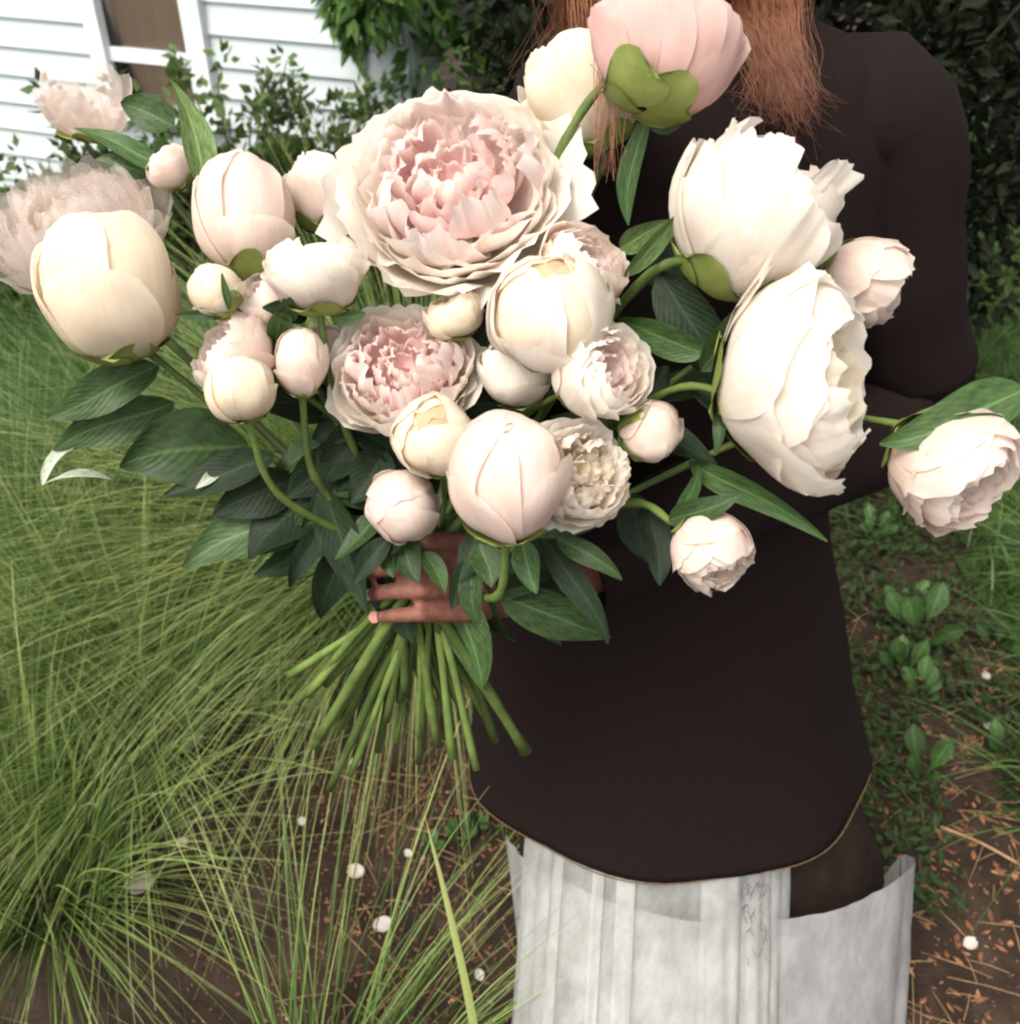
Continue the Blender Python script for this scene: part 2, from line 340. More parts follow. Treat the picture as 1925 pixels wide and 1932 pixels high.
# ------------------------------------------------------------------ house
WALL_O = Vector((-1.75, 4.2, 0)); PHI = rad(-21)
WD = Vector((math.cos(PHI), math.sin(PHI), 0)); WN = Vector((math.sin(PHI), -math.cos(PHI), 0))   # WN faces the camera
def wallpt(px, py):
    r = ray(px, py); t = (WALL_O-CAM).dot(WN)/r.dot(WN); q = CAM + r*t - WALL_O; return q.dot(WD), q.z
def house():
    h = empty('house', WALL_O); tag(h, 'white clapboard house with one brown shaded window behind the flowers', 'house')
    h.rotation_euler = (0, 0, PHI)      # local x along the wall, local -y out of the wall
    (s0, _), (s1, _) = wallpt(172, 40), wallpt(392, 40); zs = wallpt(300, 205)[1]; zt = zs+1.35; zr0, zr1 = wallpt(300, 120)[1], wallpt(300, 95)[1]
    L0, L1, top, ex = -2.2, wallpt(770, 90)[0], 2.9, .108
    v, f = [], []; box(v, f, L0, L1, .03, .25, 0, top); link('wall', mesh('wall', v, f), M['siding'], h, False)
    i = 0; z = .12
    v, f = [], []; box(v, f, L0, L1, -.02, .03, 0, .12); link('foundation', mesh('foundation', v, f), M['bark'], h, False)
    while z < top:
        spans = [(L0, s0-.001), (s1+.001, L1)] if (z+ex > zs and z < zt) else [(L0, L1)]
        for a, b in spans:
            v = [(a,.0,z+ex+.012),(b,.0,z+ex+.012),(b,-.016,z),(a,-.016,z),(a,.03,z+ex+.012),(b,.03,z+ex+.012),(b,.03,z),(a,.03,z)]
            f = [(0,1,2,3)[::-1],(4,5,6,7),(3,2,6,7),(0,4,5,1),(0,3,7,4),(1,5,6,2)]
            link('clapboard', mesh('clapboard', v, f), M['siding'], h, False)
        z += ex
    c0 = wallpt(676, 90)[0]; v, f = [], []; box(v, f, c0, c0+.035, -.034, .029, 0, top); link('corner_board', mesh('corner_board', v, f), M['trim'], h, False)
    # window: frame > sash, meeting rail, glass
    fw = (s1-s0)*.13
    v, f = [], []
    for a, b, c, d in ((s0, s0+fw, zs, zt), (s1-fw*1.2, s1, zs, zt), (s0+fw, s1-fw*1.2, zt-.06, zt)): box(v, f, a, b, -.045, .028, c, d)
    win = link('window', mesh('window', v, f), M['trim'], h, False)
    v, f = [], []; box(v, f, s0-.03, s1+.03, -.075, .027, zs-.035, zs-.001); link('sill', mesh('sill', v, f), M['trim'], win, False)
    v, f = [], []; box(v, f, s0+fw+.001, s1-fw*1.2-.001, -.02, .01, zr0, zr1); link('meeting_rail', mesh('meeting_rail', v, f), M['trim'], win, False)
    for a, b in ((zs+.002, zr0-.001), (zr1+.001, zt-.061)):
        v, f = [], []; box(v, f, s0+fw+.001, s1-fw*1.2-.001, -.004, -.001, a, b); link('pane', mesh('pane', v, f), M['glass'], win, False)
    v, f = [], []; box(v, f, s0+fw+.001, s1-fw*1.2-.001, .012, .026, zs, zt-.061); link('blind', mesh('blind', v, f), M['blind'], win, False)
    for ob in h.children_recursive: 
        if ob.data.name.startswith(('clapboard','wall','corner')):
            b = ob.modifiers.new('bevel', 'BEVEL'); b.width = .002; b.segments = 1
house()

# ------------------------------------------------------------------ foliage
def leafy(name, centers, n, size, mat, seed, parent, hang=.3, asp=.5, shape=5, surface=True, core=0):
    """many small pointed leaves spread through clumps (centre, radii)"""
    r = random.Random(seed); v, f, uv = [], [], []
    tot = sum(c[1][0]*c[1][1]*c[1][2] for c in centers)**1
    for (c, rad3) in centers:
        k = max(8, int(n*(rad3[0]*rad3[1]*rad3[2])/tot)); c = Vector(c)
        for _ in range(k):
            d = Vector((r.gauss(0,1), r.gauss(0,1), r.gauss(0,1))).normalized(); q = r.uniform(.25, 1)**.45*(1+.22*noise.noise(d*2.3+c*3))
            p = c + Vector((d.x*rad3[0], d.y*rad3[1], d.z*rad3[2]))*q
            dr = (d + Vector((r.uniform(-.7,.7), r.uniform(-.7,.7), r.uniform(-.5,.5)-hang))).normalized()
            sd = dr.cross(Vector((r.uniform(-1,1), r.uniform(-1,1), r.uniform(.2,1)))).normalized(); nn = dr.cross(sd)
            L = size*r.uniform(.6, 1.35); W = L*asp*.5; o = len(v)
            v += [p, p+dr*L*.4+sd*W, p+dr*L*.45+nn*L*.06, p+dr*L*.4-sd*W, p+dr*L]
            uv += [(.5,0),(1,.4),(.5,.45),(0,.4),(.5,1)]
            f += [(o,o+1,o+2),(o,o+2,o+3),(o+1,o+4,o+2),(o+2,o+4,o+3)]
    return link(name, mesh(name, v, f, uv), mat, parent, True)
def branches(name, root, tips, r0, parent, mat='bark'):
    v, f = [], []
    for t in tips:
        t = Vector(t); m1 = Vector(root).lerp(t, .35) + Vector((0, 0, .1*(t-Vector(root)).length)); m2 = Vector(root).lerp(t, .7)+Vector((rng.uniform(-.03,.03), rng.uniform(-.03,.03), .05))
        P = catmull([root, m1, m2, t], 4); tube(P, [r0*(1-.8*i/(len(P)-1)) for i in range(len(P))], 6, v, f)
    return link(name, mesh(name, v, f), M[mat], parent)

def tree():
    base = Vector((-.12, 4.0, 0)); t = empty('garden_tree', base)
    tag(t, 'dark green broadleaf tree hiding the right end of the house wall', 'tree')
    P = [(0,0,0),(.03,0,.6),(-.02,.02,1.4),(.02,0,2.6)]; v, f = tube(catmull(P, 4), list(np.linspace(.07, .03, 13)), 9); link('trunk', mesh('trunk', v, f), M['bark'], t)
    r = random.Random(3); cl = []
    for _ in range(60):
        cl.append(((r.uniform(-.40, .75), r.uniform(-.35, .4), r.uniform(.25, 2.4)), (r.uniform(.16,.26), r.uniform(.14,.24), r.uniform(.13,.24))))
    cr = leafy('crown', cl, 15000, .062, M['treeleaf'], 21, t, hang=.7, asp=.5)
    branches('limb', (0,0,1.0), [c for c, _ in cl[::4]], .025, t)
    # drooping outer sprays in front of the siding
    for k, (px, py, d) in enumerate(((655, 25, 3.25), (690, 55, 3.2), (668, 68, 3.25), (720, 40, 3.2), (735, 15, 3.2), (700, 5, 3.25))):
        p = U(px, py, d) - base
        s = leafy('leaf_spray', [((p.x, p.y, p.z+.05), (.075, .05, .10))], 46, .075, M['treeleaf'], 60+k, t, hang=1.2, asp=.42)
        v, f = tube(catmull([(p.x, p.y, p.z), (p.x+.09, p.y+.03, p.z+.17), (p.x+.45, p.y+.1, p.z+.3)], 5), [.003]*10+[.006], 5); link('twig', mesh('twig', v, f), M['bark'], s)
tree()
def shrubs():
    data = [(U(300, 330, 3.15), (.26, .16, .26), 'dense dark shrub under the house window'),
            (U(470, 300, 3.35), (.24, .16, .30), 'loose green shrub with upright shoots against white siding'),
            (U(620, 300, 3.4), (.22, .16, .26), 'small airy shrub beside the tree at the wall corner'),
            (U(120, 420, 3.2), (.30, .18, .20), 'low shrub at the left end of the house wall')]
    for k, (c, rr, lab) in enumerate(data):
        s = empty('garden_shrub', (c.x, c.y, 0)); tag(s, lab, 'shrub', 'shrubs along the house wall'); r = random.Random(40+k); cl = []
        for _ in range(16): cl.append(((r.uniform(-1,1)*rr[0], r.uniform(-1,1)*rr[1], max(.1, c.z*.75+r.uniform(-1,.7)*rr[2])), (.10, .09, .09)))
        sh = []
        for _ in range(12):
            x = r.uniform(-1,1)*rr[0]; top = c.z + rr[2]*r.uniform(.45, 1.05)
            for q in range(3): cl.append(((x+r.uniform(-.02,.02), r.uniform(-.1,.1), top-.06*q), (.024, .024, .034)))
            sh.append((x, 0, top))
        leafy('foliage', cl, 7500, .042, M['shrubleaf'], 70+k, s, hang=-.2, asp=.62)
        branches('branch', (0,0,.02), sh, .009, s)
shrubs()
def hedge():
    b = Vector((.62, 2.65, 0)); h = empty('hedge', b); tag(h, 'tall dark hedge with a few small red blossoms behind the person', 'hedge')
    r = random.Random(9); cl = []
    for _ in range(230):
        z = r.uniform(.06, 1.95); cl.append(((r.uniform(-.62, .70 + .04*math.sin(z*5)), r.uniform(-.32, .32), z), (.12, .11, .11)))
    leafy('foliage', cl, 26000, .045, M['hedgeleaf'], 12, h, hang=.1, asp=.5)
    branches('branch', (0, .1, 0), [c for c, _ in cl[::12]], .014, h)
    for px, py in ((1600,190),(1640,165),(1668,236),(1572,262),(1685,330),(1580,245),(1715,180),(1612,110)):
        rr = ray(px, py); d = (b.y-.40)/rr.y; p = CAM + rr*d - b; v, f, uv = [], [], []
        for k in range(5):
            a = k*1.257 + r.random(); o = len(v); u1 = Vector((math.cos(a), -.35, math.sin(a))); s1 = Vector((-math.sin(a), 0, math.cos(a))); R = r.uniform(.011, .017)
            v += [p, p+u1*R*.7+s1*R*.5, p+u1*R*1.1, p+u1*R*.7-s1*R*.5]; uv += [(.5,0),(1,.6),(.5,1),(0,.6)]; f.append((o,o+1,o+2,o+3))
        link('blossom', mesh('blossom', v, f, uv), M['redflower'], h)
hedge()
def far_shrub():
    b = Vector((2.35, 4.5, 0)); h = empty('evergreen_shrub', b); tag(h, 'almost black evergreen shrub behind the lawn at the right edge', 'shrub')
    r = random.Random(19); cl = [((r.uniform(-.9, .9), r.uniform(-.3, .3), r.uniform(.1, 2.5)), (.2, .18, .18)) for _ in range(90)]
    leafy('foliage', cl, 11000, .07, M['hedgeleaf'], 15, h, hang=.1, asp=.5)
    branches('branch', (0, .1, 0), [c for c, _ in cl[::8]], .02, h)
far_shrub()

# ------------------------------------------------------------------ small plants, litter, fallen petals
def leaf_mesh(base, tip, width, nrm, bend=.08, fold=.25, nu=6, nv=12, power=.75, wav=.03, seed=0):
    base, tip = Vector(base), Vector(tip); d = tip-base; sw = .10*math.sin(seed*3.7); tw = .9*math.sin(seed*2.3); L = d.length; dn = d/L
    side = dn.cross(nrm).normalized(); n = side.cross(dn).normalized(); v, uv = [], []
    for j in range(nv+1):
        t = j/nv; ww = width*.5*(math.sin(math.pi*t**power)**.85 if 0 < t < 1 else 0) + .0006
        for i in range(nu+1):
            u = 2*i/nu-1
            p = base + d*t + side*(u*ww + sw*L*math.sin(math.pi*t)*t) + n*(tw*u*ww*t*t + bend*L*math.sin(math.pi*t) + fold*abs(u)**1.3*ww + wav*width*math.sin(t*9+u*2+seed)*abs(u))
            v.append(p); uv.append((u*.5+.5, t))
    return mesh('leaf', v, grid_faces(nu, nv), uv)
def seedlings():
    spots = [(1700, 1165, .10, 5), (1730, 1225, .16, 8), (1700, 1290, .13, 7), (1735, 1330, .13, 7), (1735, 1480, .14, 6), (870, 1590, .08, 7), (820, 1612, .06, 6), (905, 1565, .05, 5),
             (1650, 1020, .10, 6), (1700, 985, .13, 7), (1765, 760, .16, 7), (1895, 1440, .13, 6), (960, 1590, .07, 5), (1880, 1230, .10, 6)]
    labs = ['low green seedling on dark soil just right of the coat hip', 'bright green rosette with upright paddle leaves on dark soil right of coat', 'small spatulate seedling beneath the bright rosette on dark soil',
            'broad leaved seedling on dark soil furthest from the coat hem', 'small seedling on dark soil beside the lower coat hem', 'clump of tiny weeds on soil left of the coat hem', 'tiny weed tuft below the grass tips near the coat hem', 'tiny weed touching the coat hem on its outer side',
            'small weed under the large white bloom at the coat edge', 'leafy weed between the coat and the pale bloom at right', 'pale upright weed in front of the hedge foot', 'grey green weed at the right edge among grass', 'weed sprig at the top corner of the white skirt', 'wispy weed at the right edge below the pale bloom']
    r = random.Random(17)
    for (px, py, h, n), lab in zip(spots, labs):
        c = G(px, py); c.z = height(c.x, c.y); s = empty('seedling', c); tag(s, lab, 'seedling', 'weed seedlings on the soil')
        for k in range(n):
            a = k*2.4+r.random(); tilt = r.uniform(.3, .95); L = h*r.uniform(.5, 1)
            d = Vector((math.cos(a)*tilt, math.sin(a)*tilt, 1)).normalized(); p0 = d*L*.35
            nrm = (Vector((0, 0, 1)) - d*d.z + Vector((0, -.6, .2))).normalized()
            link('leaf', leaf_mesh(p0, d*L, L*.30, nrm, .05, .3, 4, 8, 1.5, .02, k), M['weed'], s)
            v, f = tube([Vector((0,0,-.003)), p0*.5, p0*1.02], [.0016, .0014, .0012], 5); link('stalk', mesh('stalk', v, f), M['weed'], s)
seedlings()
def right_grass():
    r = random.Random(23); 
    for px, py, n, lab in ((2030, 1300, 140, 'coarse green grass clump leaning in from the right edge'), (1985, 1500, 90, 'few long green grass blades at the right edge above the mulch'), (2020, 1080, 160, 'thick grass clump at the right edge under the pale bloom')):
        c = G(px, py); c.z = 0; items = []
        for i in range(n):
            a = r.uniform(0, 6.28); lean = r.uniform(.2, 1.1); L = r.uniform(.16, .38)
            items.append(((r.uniform(-.08,.08), r.uniform(-.1,.1), 0), Vector((math.cos(a)*lean-.35, math.sin(a)*lean-.1, .8)), L, r.uniform(.002, .005), r.uniform(1, 3)/L*.6, r.random()))
        o = blades('grass_clump', items, 8, M['lawnb']); o.location = c; tag(o, lab, 'grass clump', 'grass clumps at the right edge')
right_grass()
def ground_cover():
    r = random.Random(61); v, f, uv = [], [], []
    for _ in range(9000):
        x = r.uniform(.42, 1.25); y = r.uniform(1.0, 2.4)
        if noise.noise(Vector((x*5, y*5, 7))) < -.12 - .25*(y-1.2): continue
        z = height(x, y)+.07*r.random()**1.6; a = r.uniform(0, 6.28); L = r.uniform(.012, .034)
        p = Vector((x, y, z)); dr = Vector((math.cos(a), math.sin(a), r.uniform(-.2, .7))).normalized(); sd = dr.cross(Vector((r.uniform(-.4,.4), r.uniform(-.4,.4), 1))).normalized(); o = len(v)
        v += [p, p+dr*L*.5+sd*L*.22, p+dr*L, p+dr*L*.5-sd*L*.22]; uv += [(.5,0),(1,.5),(.5,1),(0,.5)]; f.append((o,o+1,o+2,o+3))
    o = link('ground_cover', mesh('ground_cover', v, f, uv), M['cover']); tag(o, 'dark low ground cover over the soil right of the coat', 'ground cover', kind='stuff')
ground_cover()
def litter():
    r = random.Random(31); v, f = [], []
    def chip(x, y, L, W, z0=.002):
        a = r.uniform(0, 6.28); z = height(x, y)+z0+r.random()*.006; d = Vector((math.cos(a), math.sin(a), r.uniform(-.25,.25)))*L; s = Vector((-math.sin(a), math.cos(a), r.uniform(-.4,.4)))*W
        p = Vector((x, y, z)); o = len(v); n = Vector((0,0,W*.5))
        v.extend([p-d, p+s-n*.2, p+d, p-s-n*.2, p+n]); f.extend([(o,o+1,o+4),(o+1,o+2,o+4),(o+2,o+3,o+4),(o+3,o,o+4)])
    for _ in range(5200):
        x, y = r.uniform(-.55, 1.3), r.uniform(.35, 2.0); chip(x, y, r.uniform(.002, .0052), r.uniform(.0010, .0022))
    for _ in range(900):
        x, y = r.uniform(-.40, .08), r.uniform(.55, 1.35); chip(x, y, r.uniform(.003, .0075), r.uniform(.0014, .003), .006)
    for _ in range(900):
        x, y = r.uniform(.45, 1.3), r.uniform(.5, 1.7); chip(x, y, r.uniform(.006, .016), r.uniform(.003, .006))
    o = link('bud_scales', mesh('bud_scales', v, f), M['chip'], None, False); tag(o, 'orange brown bud scales and bark bits littering the soil', 'litter', kind='stuff')
    items = []; v, f = [], []
    for _ in range(950):
        x, y = (r.uniform(-.3, 1.35), r.uniform(.4, 1.9)); a = r.uniform(0, 6.28); L = r.uniform(.03, .12); z = height(x, y)+.006
        p = Vector((x, y, z)); d = Vector((math.cos(a), math.sin(a), r.uniform(-.04,.12))); m = p+d*L*.5+Vector((0,0,.004)); tube([p, m, p+d*L], [.0009, .0009, .0006], 3, v, f, False)
    o = link('dry_straw', mesh('dry_straw', v, f), M['dry']); tag(o, 'dry straw and stalks strewn over the soil', 'straw', kind='stuff')
litter()
def long_blade():
    P = catmull([U(945, 2370, 1.38), U(925, 2150, 1.33), U(893, 1930, 1.26), U(850, 1730, 1.19), U(802, 1540, 1.12)], 8); v, uv = [], []; n = len(P)
    for k, p in enumerate(P):
        t = k/(n-1); ww = .0058*(1-t**3)+.0004; sd = (RT*.94 + FW*.3).normalized()
        for u in (-1, 0, 1): v.append(p + sd*u*ww - FW*(.0018 if u == 0 else 0)); uv.append((.8+.05*u, .55+.45*t))
    tag(link('grass_stalk', mesh('grass_stalk', v, grid_faces(2, n-1), uv), M['tuss']), 'single broad pale grass blade rising from the bottom beside the white skirt', 'grass', kind='thing')
long_blade()
def fallen():
    pts = [(265, 1668, .030, 'largest fallen white petal lying under grass in the lower left'), (670, 1440, .014, 'curled fallen petal hanging in grass below the stems'), (672, 1645, .020, 'round fallen petal on soil where the grass ends'),
           (722, 1745, .020, 'pointed fallen petal on bare soil below the round one'), (1582, 1540, .020, 'white fallen petal lit at the coat hem right corner'), (1830, 1780, .016, 'small fallen petal on brown mulch right of the skirt'),
           (200, 1190, .018, 'star shaped fallen petal in the left grass'), (245, 1208, .012, 'tiny fallen petal beside the star shaped one'), (375, 1395, .015, 'pinkish fallen petal deep in the left tussock'), (355, 1410, .014, 'pale fallen petal touching the pinkish one in the tussock'),
           (345, 1590, .014, 'small cream fallen petal above the largest one'), (570, 1550, .011, 'tiny fallen petal caught on grass above bare soil'), (1110, 2050, .014, 'fallen petal by the skirt bottom'), (1860, 1275, .013, 'small fallen petal near the right edge grass'), (1865, 1370, .016, 'curved fallen petal among right edge grass blades'),
           (905, 1840, .012, 'small fallen petal on soil close to the skirt'), (770, 1610, .010, 'minute fallen petal beside the weeds on soil')]
    r = random.Random(77)
    for px, py, s, lab in pts:
        hgt = .05 if 'in grass' in lab or 'tussock' in lab or 'under grass' in lab or 'caught' in lab or 'left grass' in lab else .012
        s *= 1.35; c = G(px, py, hgt); v, uv = [], []; a0 = r.uniform(0, 6.28)
        for j in range(7):
            for i in range(7):
                u, t = i/3-1, j/6; ww = s*.5*(math.sin(math.pi*(t*.86+.07))**.7)
                q = Vector((u*ww, (t-.5)*s*1.15, s*(.16*u*u + .16*(t-.4)**2) + .0015*math.sin(5*u+7*t+a0))); q.rotate(Matrix.Rotation(a0, 3, 'Z')); q.rotate(Matrix.Rotation(r.uniform(.25, .27), 3, 'X')); v.append(q); uv.append((u*.5+.5, .4+.6*t))
        o = link('fallen_petal', mesh('fallen_petal', v, grid_faces(6, 6), uv), M['white' if r.random() < .7 else 'blush']); o.location = c
        tag(o, lab, 'petal', 'fallen peony petals')
    v, f = tube(catmull([G(1690, 1255, .05), G(1735, 1280, .06), G(1780, 1300, .03)], 5), [.0016]*11, 5)
    tag(link('red_twig', mesh('red_twig', v, f), M['twig']), 'thin reddish twig on dark soil beside the coat', 'twig')
    v, f = tube(catmull([G(1775, 1560, .01), G(1850, 1590, .02), G(1940, 1640, .015)], 5), [.003]*11, 5)
    tag(link('dry_stalk', mesh('dry_stalk', v, f), M['dry']), 'pale dry stalk lying on mulch at the right', 'stalk')
fallen()

# ------------------------------------------------------------------ person
PX, PY = .20, .95
person = empty('person', (PX, PY, 0))
tag(person, 'person in a black coat over a white sheer skirt holding the peony bouquet', 'person')
GRIP = U(790, 1105, .825)
def capsule(v, f, a, b, ra, rb, n=12):
    a, b = Vector(a), Vector(b); d = (b-a); L = max(d.length, 1e-4); d = d/L; P, R = [], []
    for k in range(5): t = math.pi/2*k/4*.98; P.append(a - d*ra*math.cos(t)); R.append(max(.0006, ra*math.sin(t)))
    for k in range(5): t = math.pi/2*(1-k/4*.98) ; P.append(b + d*rb*math.cos(t)); R.append(max(.0006, rb*math.sin(t)))
    tube(P, R, n, v, f)
SHL, SHR = Vector((PX+.138, PY-.01, 1.345)), Vector((PX-.145, PY-.01, 1.345))
WRL = U(1005, 1120, .895); ELL = Vector((PX+.225, PY-.02, 1.06))
WRR = U(720, 985, .935); ELR = Vector((PX-.22, PY-.04, 1.10))
K = [U(885-4*i, 1024+i*45, .815+.002*i) for i in range(4)]
PIP = [U(802-3*i, 1020+i*46, .782+.004*i) for i in range(4)]
DIP = [U(718+i*9, 1026+i*45, .796+.003*i) for i in range(4)]
TIP = [U(668+i*16, 1038+i*42, .814+.002*i) for i in range(4)]
RK = [U(655-8*i, 985+i*38, .90) for i in range(4)]
RT1 = [U(618-4*i, 995+i*38, .872) for i in range(4)]
RT2 = [U(592+8*i, 1008+i*37, .850) for i in range(4)]
def body():
    v, f = [], []; c = lambda a, b, ra, rb: capsule(v, f, a, b, ra, rb)
    X = lambda dx, dy, z: Vector((PX+dx, PY+dy, z))
    c(X(-.05,0,.92), X(.05,0,.92), .105, .105); c(X(0,0,.92), X(0,0,1.12), .115, .10); c(X(-.03,0,1.15), X(-.05,-.01,1.28), .09, .095); c(X(.03,0,1.15), X(.05,-.01,1.28), .09, .095)
    c(X(0,.01,1.25), X(0,.01,1.40), .09, .05); c(SHL, SHR, .05, .05); c(X(0,.01,1.36), X(-.042,-.01,1.48), .052, .047)
    h = X(-.05, -.03, 1.56); c(h+Vector((0,.01,.03)), h+Vector((0,-.015,-.035)), .083, .062); c(h+Vector((0,-.045,-.06)), h+Vector((0,-.05,-.065)), .034, .03)
    c(h+Vector((0,-.085,.0)), h+Vector((0,-.10,-.025)), .009, .013); c(h+Vector((-.02,-.078,-.05)), h+Vector((.02,-.078,-.05)), .008, .008)
    for s in (-1, 1): c(h+Vector((s*.078,.01,.01)), h+Vector((s*.078,.008,-.03)), .012, .010)
    c(SHL, ELL, .046, .036); c(ELL, WRL, .036, .026); c(SHR, ELR, .046, .036); c(ELR, WRR, .036, .026)
    for s in (-1, 1):
        c(X(s*.085,0,.88), X(s*.08,-.01,.48), .085, .052); c(X(s*.08,-.01,.48), X(s*.075,.01,.085), .05, .032); c(X(s*.075,.02,.045), X(s*.09,-.12,.03), .036, .026)
    # left hand: four fingers closed over the front of the stems, thumb behind
    for i in range(4):
        rr = (.0080, .0084, .0080, .0070)[i]
        c(WRL.lerp(K[i], .15), K[i], .017, rr*1.15); c(K[i], PIP[i], rr*1.12, rr); c(PIP[i], DIP[i], rr, rr*.9); c(DIP[i], TIP[i], rr*.9, rr*.78)
    T0 = U(935, 1050, .875); T1 = U(850, 1020, .868); T2 = U(775, 1008, .862); c(WRL, T0, .02, .015); c(T0, T1, .015, .011); c(T1, T2, .011, .0085)
    # right hand: supports the stems from behind
    for i in range(4):
        c(WRR.lerp(RK[i], .15), RK[i], .015, .0088); c(RK[i], RT1[i], .0085, .0078); c(RT1[i], RT2[i], .0078, .0066)
    T0 = U(735, 1020, .90); T1 = U(760, 1055, .875); c(WRR, T0, .018, .013); c(T0, T1, .013, .0095)
    me = mesh('body', v, f); o = link('body', me, M['skin']); m = o.modifiers.new('r', 'REMESH'); m.mode = 'VOXEL'; m.voxel_size = .0033
    m = o.modifiers.new('s', 'SMOOTH'); m.iterations = 3; m.factor = .4
    dg = bpy.context.evaluated_depsgraph_get(); me2 = bpy.data.meshes.new_from_object(o.evaluated_get(dg)); me2.name = 'body'
    bpy.data.objects.remove(o); o = link('body', me2, M['skin']); rel(o, person)
    for i in range(4):
        d = (TIP[i]-DIP[i]).normalized(); out = (CAM-TIP[i]).normalized(); out = (out-d*out.dot(d)).normalized(); out = (out + camdir(-.8, 0, .2)*.7).normalized(); s = d.cross(out).normalized(); ctr = TIP[i]+d*.0005+out*.0066; v, f = [], []
        for j in range(5):
            for k in range(5):
                a, b = k/2-1, j/2-1; v.append(ctr + s*a*.0048*(1-.12*b*b) + d*b*.0058*(1-.18*a*a) - out*(.0016*a*a + .0008*b*b))
        rel(link('fingernail', mesh('fingernail', v, grid_faces(4, 4)), M['nail']), person)
    h = X(-.05, -.03, 1.56)
    for s in (-1, 1):
        v, f = [], []; e0 = h+Vector((s*.030,-.0655,.006)); capsule(v, f, e0, e0+Vector((0,-.001,0)), .0105, .0105); e = rel(link('eye', mesh('eye', v, f), M['trim']), person)
        v, f = [], []; tube([e0+Vector((0,-.0085,-.001)), e0+Vector((0,-.0118,-.001))], [.0050, .0040], 12, v, f); i_ = link('iris', mesh('iris', v, f), M['bark']); rel(i_, person); i_.parent = e; i_.matrix_parent_inverse = Matrix.Identity(4)
        for z_, k_ in ((.0075, 1), (-.0085, -1)):
            v, f = [], []; tube(catmull([e0+Vector((-.013,-.004,0)), e0+Vector((-.006,-.0105,z_*.8)), e0+Vector((.006,-.0105,z_*.8)), e0+Vector((.013,-.004,0))], 4), [.0032]*13, 6, v, f); rel(link('eyelid', mesh('eyelid', v, f), M['skin']), person)
        v, f = [], []; tube(catmull([h+Vector((s*.014,-.078,.026)), h+Vector((s*.030,-.075,.033)), h+Vector((s*.050,-.058,.026))], 5), [.0026]*5+[.002]*6, 6, v, f); rel(link('eyebrow', mesh('eyebrow', v, f), M['hair']), person)
body()
def coat():
    secs = [(1.445,-.014,.055,.055,.0),(1.425,-.005,.10,.068,0),(1.405,-.005,.145,.085,0),(1.35,-.005,.175,.108,0),(1.22,.0,.172,.128,-.005),(1.10,-.005,.160,.125,-.005),(1.0,-.01,.158,.13,0),(.90,-.012,.185,.15,.0),(.78,-.010,.222,.17,0),(.64,.0,.25,.185,0),(.54,.015,.272,.205,0),(.495,.02,.281,.214,0)]
    v, f, n = [], [], 72; r = random.Random(2)
    S = []
    for i in range(len(secs)-1):
        for k in range(4):
            t = k/4; S.append(tuple(a+(b-a)*t for a, b in zip(secs[i], secs[i+1])))
    S.append(secs[-1])
    for (z, dx, a, b, dy) in S:
        dr = max(0, min(1, (1.0-z)/.5))
        for k in range(n):
            c = 2*math.pi*k/n; ww = 1 + dr*.022*math.sin(c*7+1.3+z) + .016*noise.noise(Vector((c*1.5, z*6, 2))) + .008*noise.noise(Vector((c*4, z*15+c*3, 5)))
            v.append((PX+dx+a*ww*math.cos(c), PY+dy+b*ww*math.sin(c), z))
    for i in range(len(S)-1):
        for k in range(n): k2 = (k+1) % n; f.append((i*n+k, (i+1)*n+k, (i+1)*n+k2, i*n+k2))
    for sh, el, wr in ((SHL, ELL, WRL), (SHR, ELR, WRR)):
        P = catmull([sh.lerp(Vector((PX, PY, 1.335)), .55), sh+Vector((0,0,.004)), sh.lerp(el, .5), el, el.lerp(wr, .5), el.lerp(wr, .90)], 5)
        tube(P, [.074-.028*i/(len(P)-1)+.0035*math.sin(i*2.1+math.sin(i)) for i in range(len(P))], 18, v, f, False)
    o = link('coat', mesh('coat', v, f), M['coat']); rel(o, person)
    m = o.modifiers.new('t', 'SOLIDIFY'); m.thickness = .004; m.offset = -1
    v, f = [], []; z, dx, a, b, dy = secs[-1]
    P = [(PX+dx+(a*(1+.022*math.sin(c*7+1.3+z))+.001)*math.cos(c), PY+dy+(b*(1+.022*math.sin(c*7+1.3+z))+.001)*math.sin(c), z) for c in np.linspace(0, 2*math.pi, 97)]
    tube(P, [.0009]*97, 5, v, f, False); rel(link('hem_halo', mesh('hem_halo', v, f), M['hem']), o)  # bright colour halo at the hem, put in as a thin gold tube
coat()
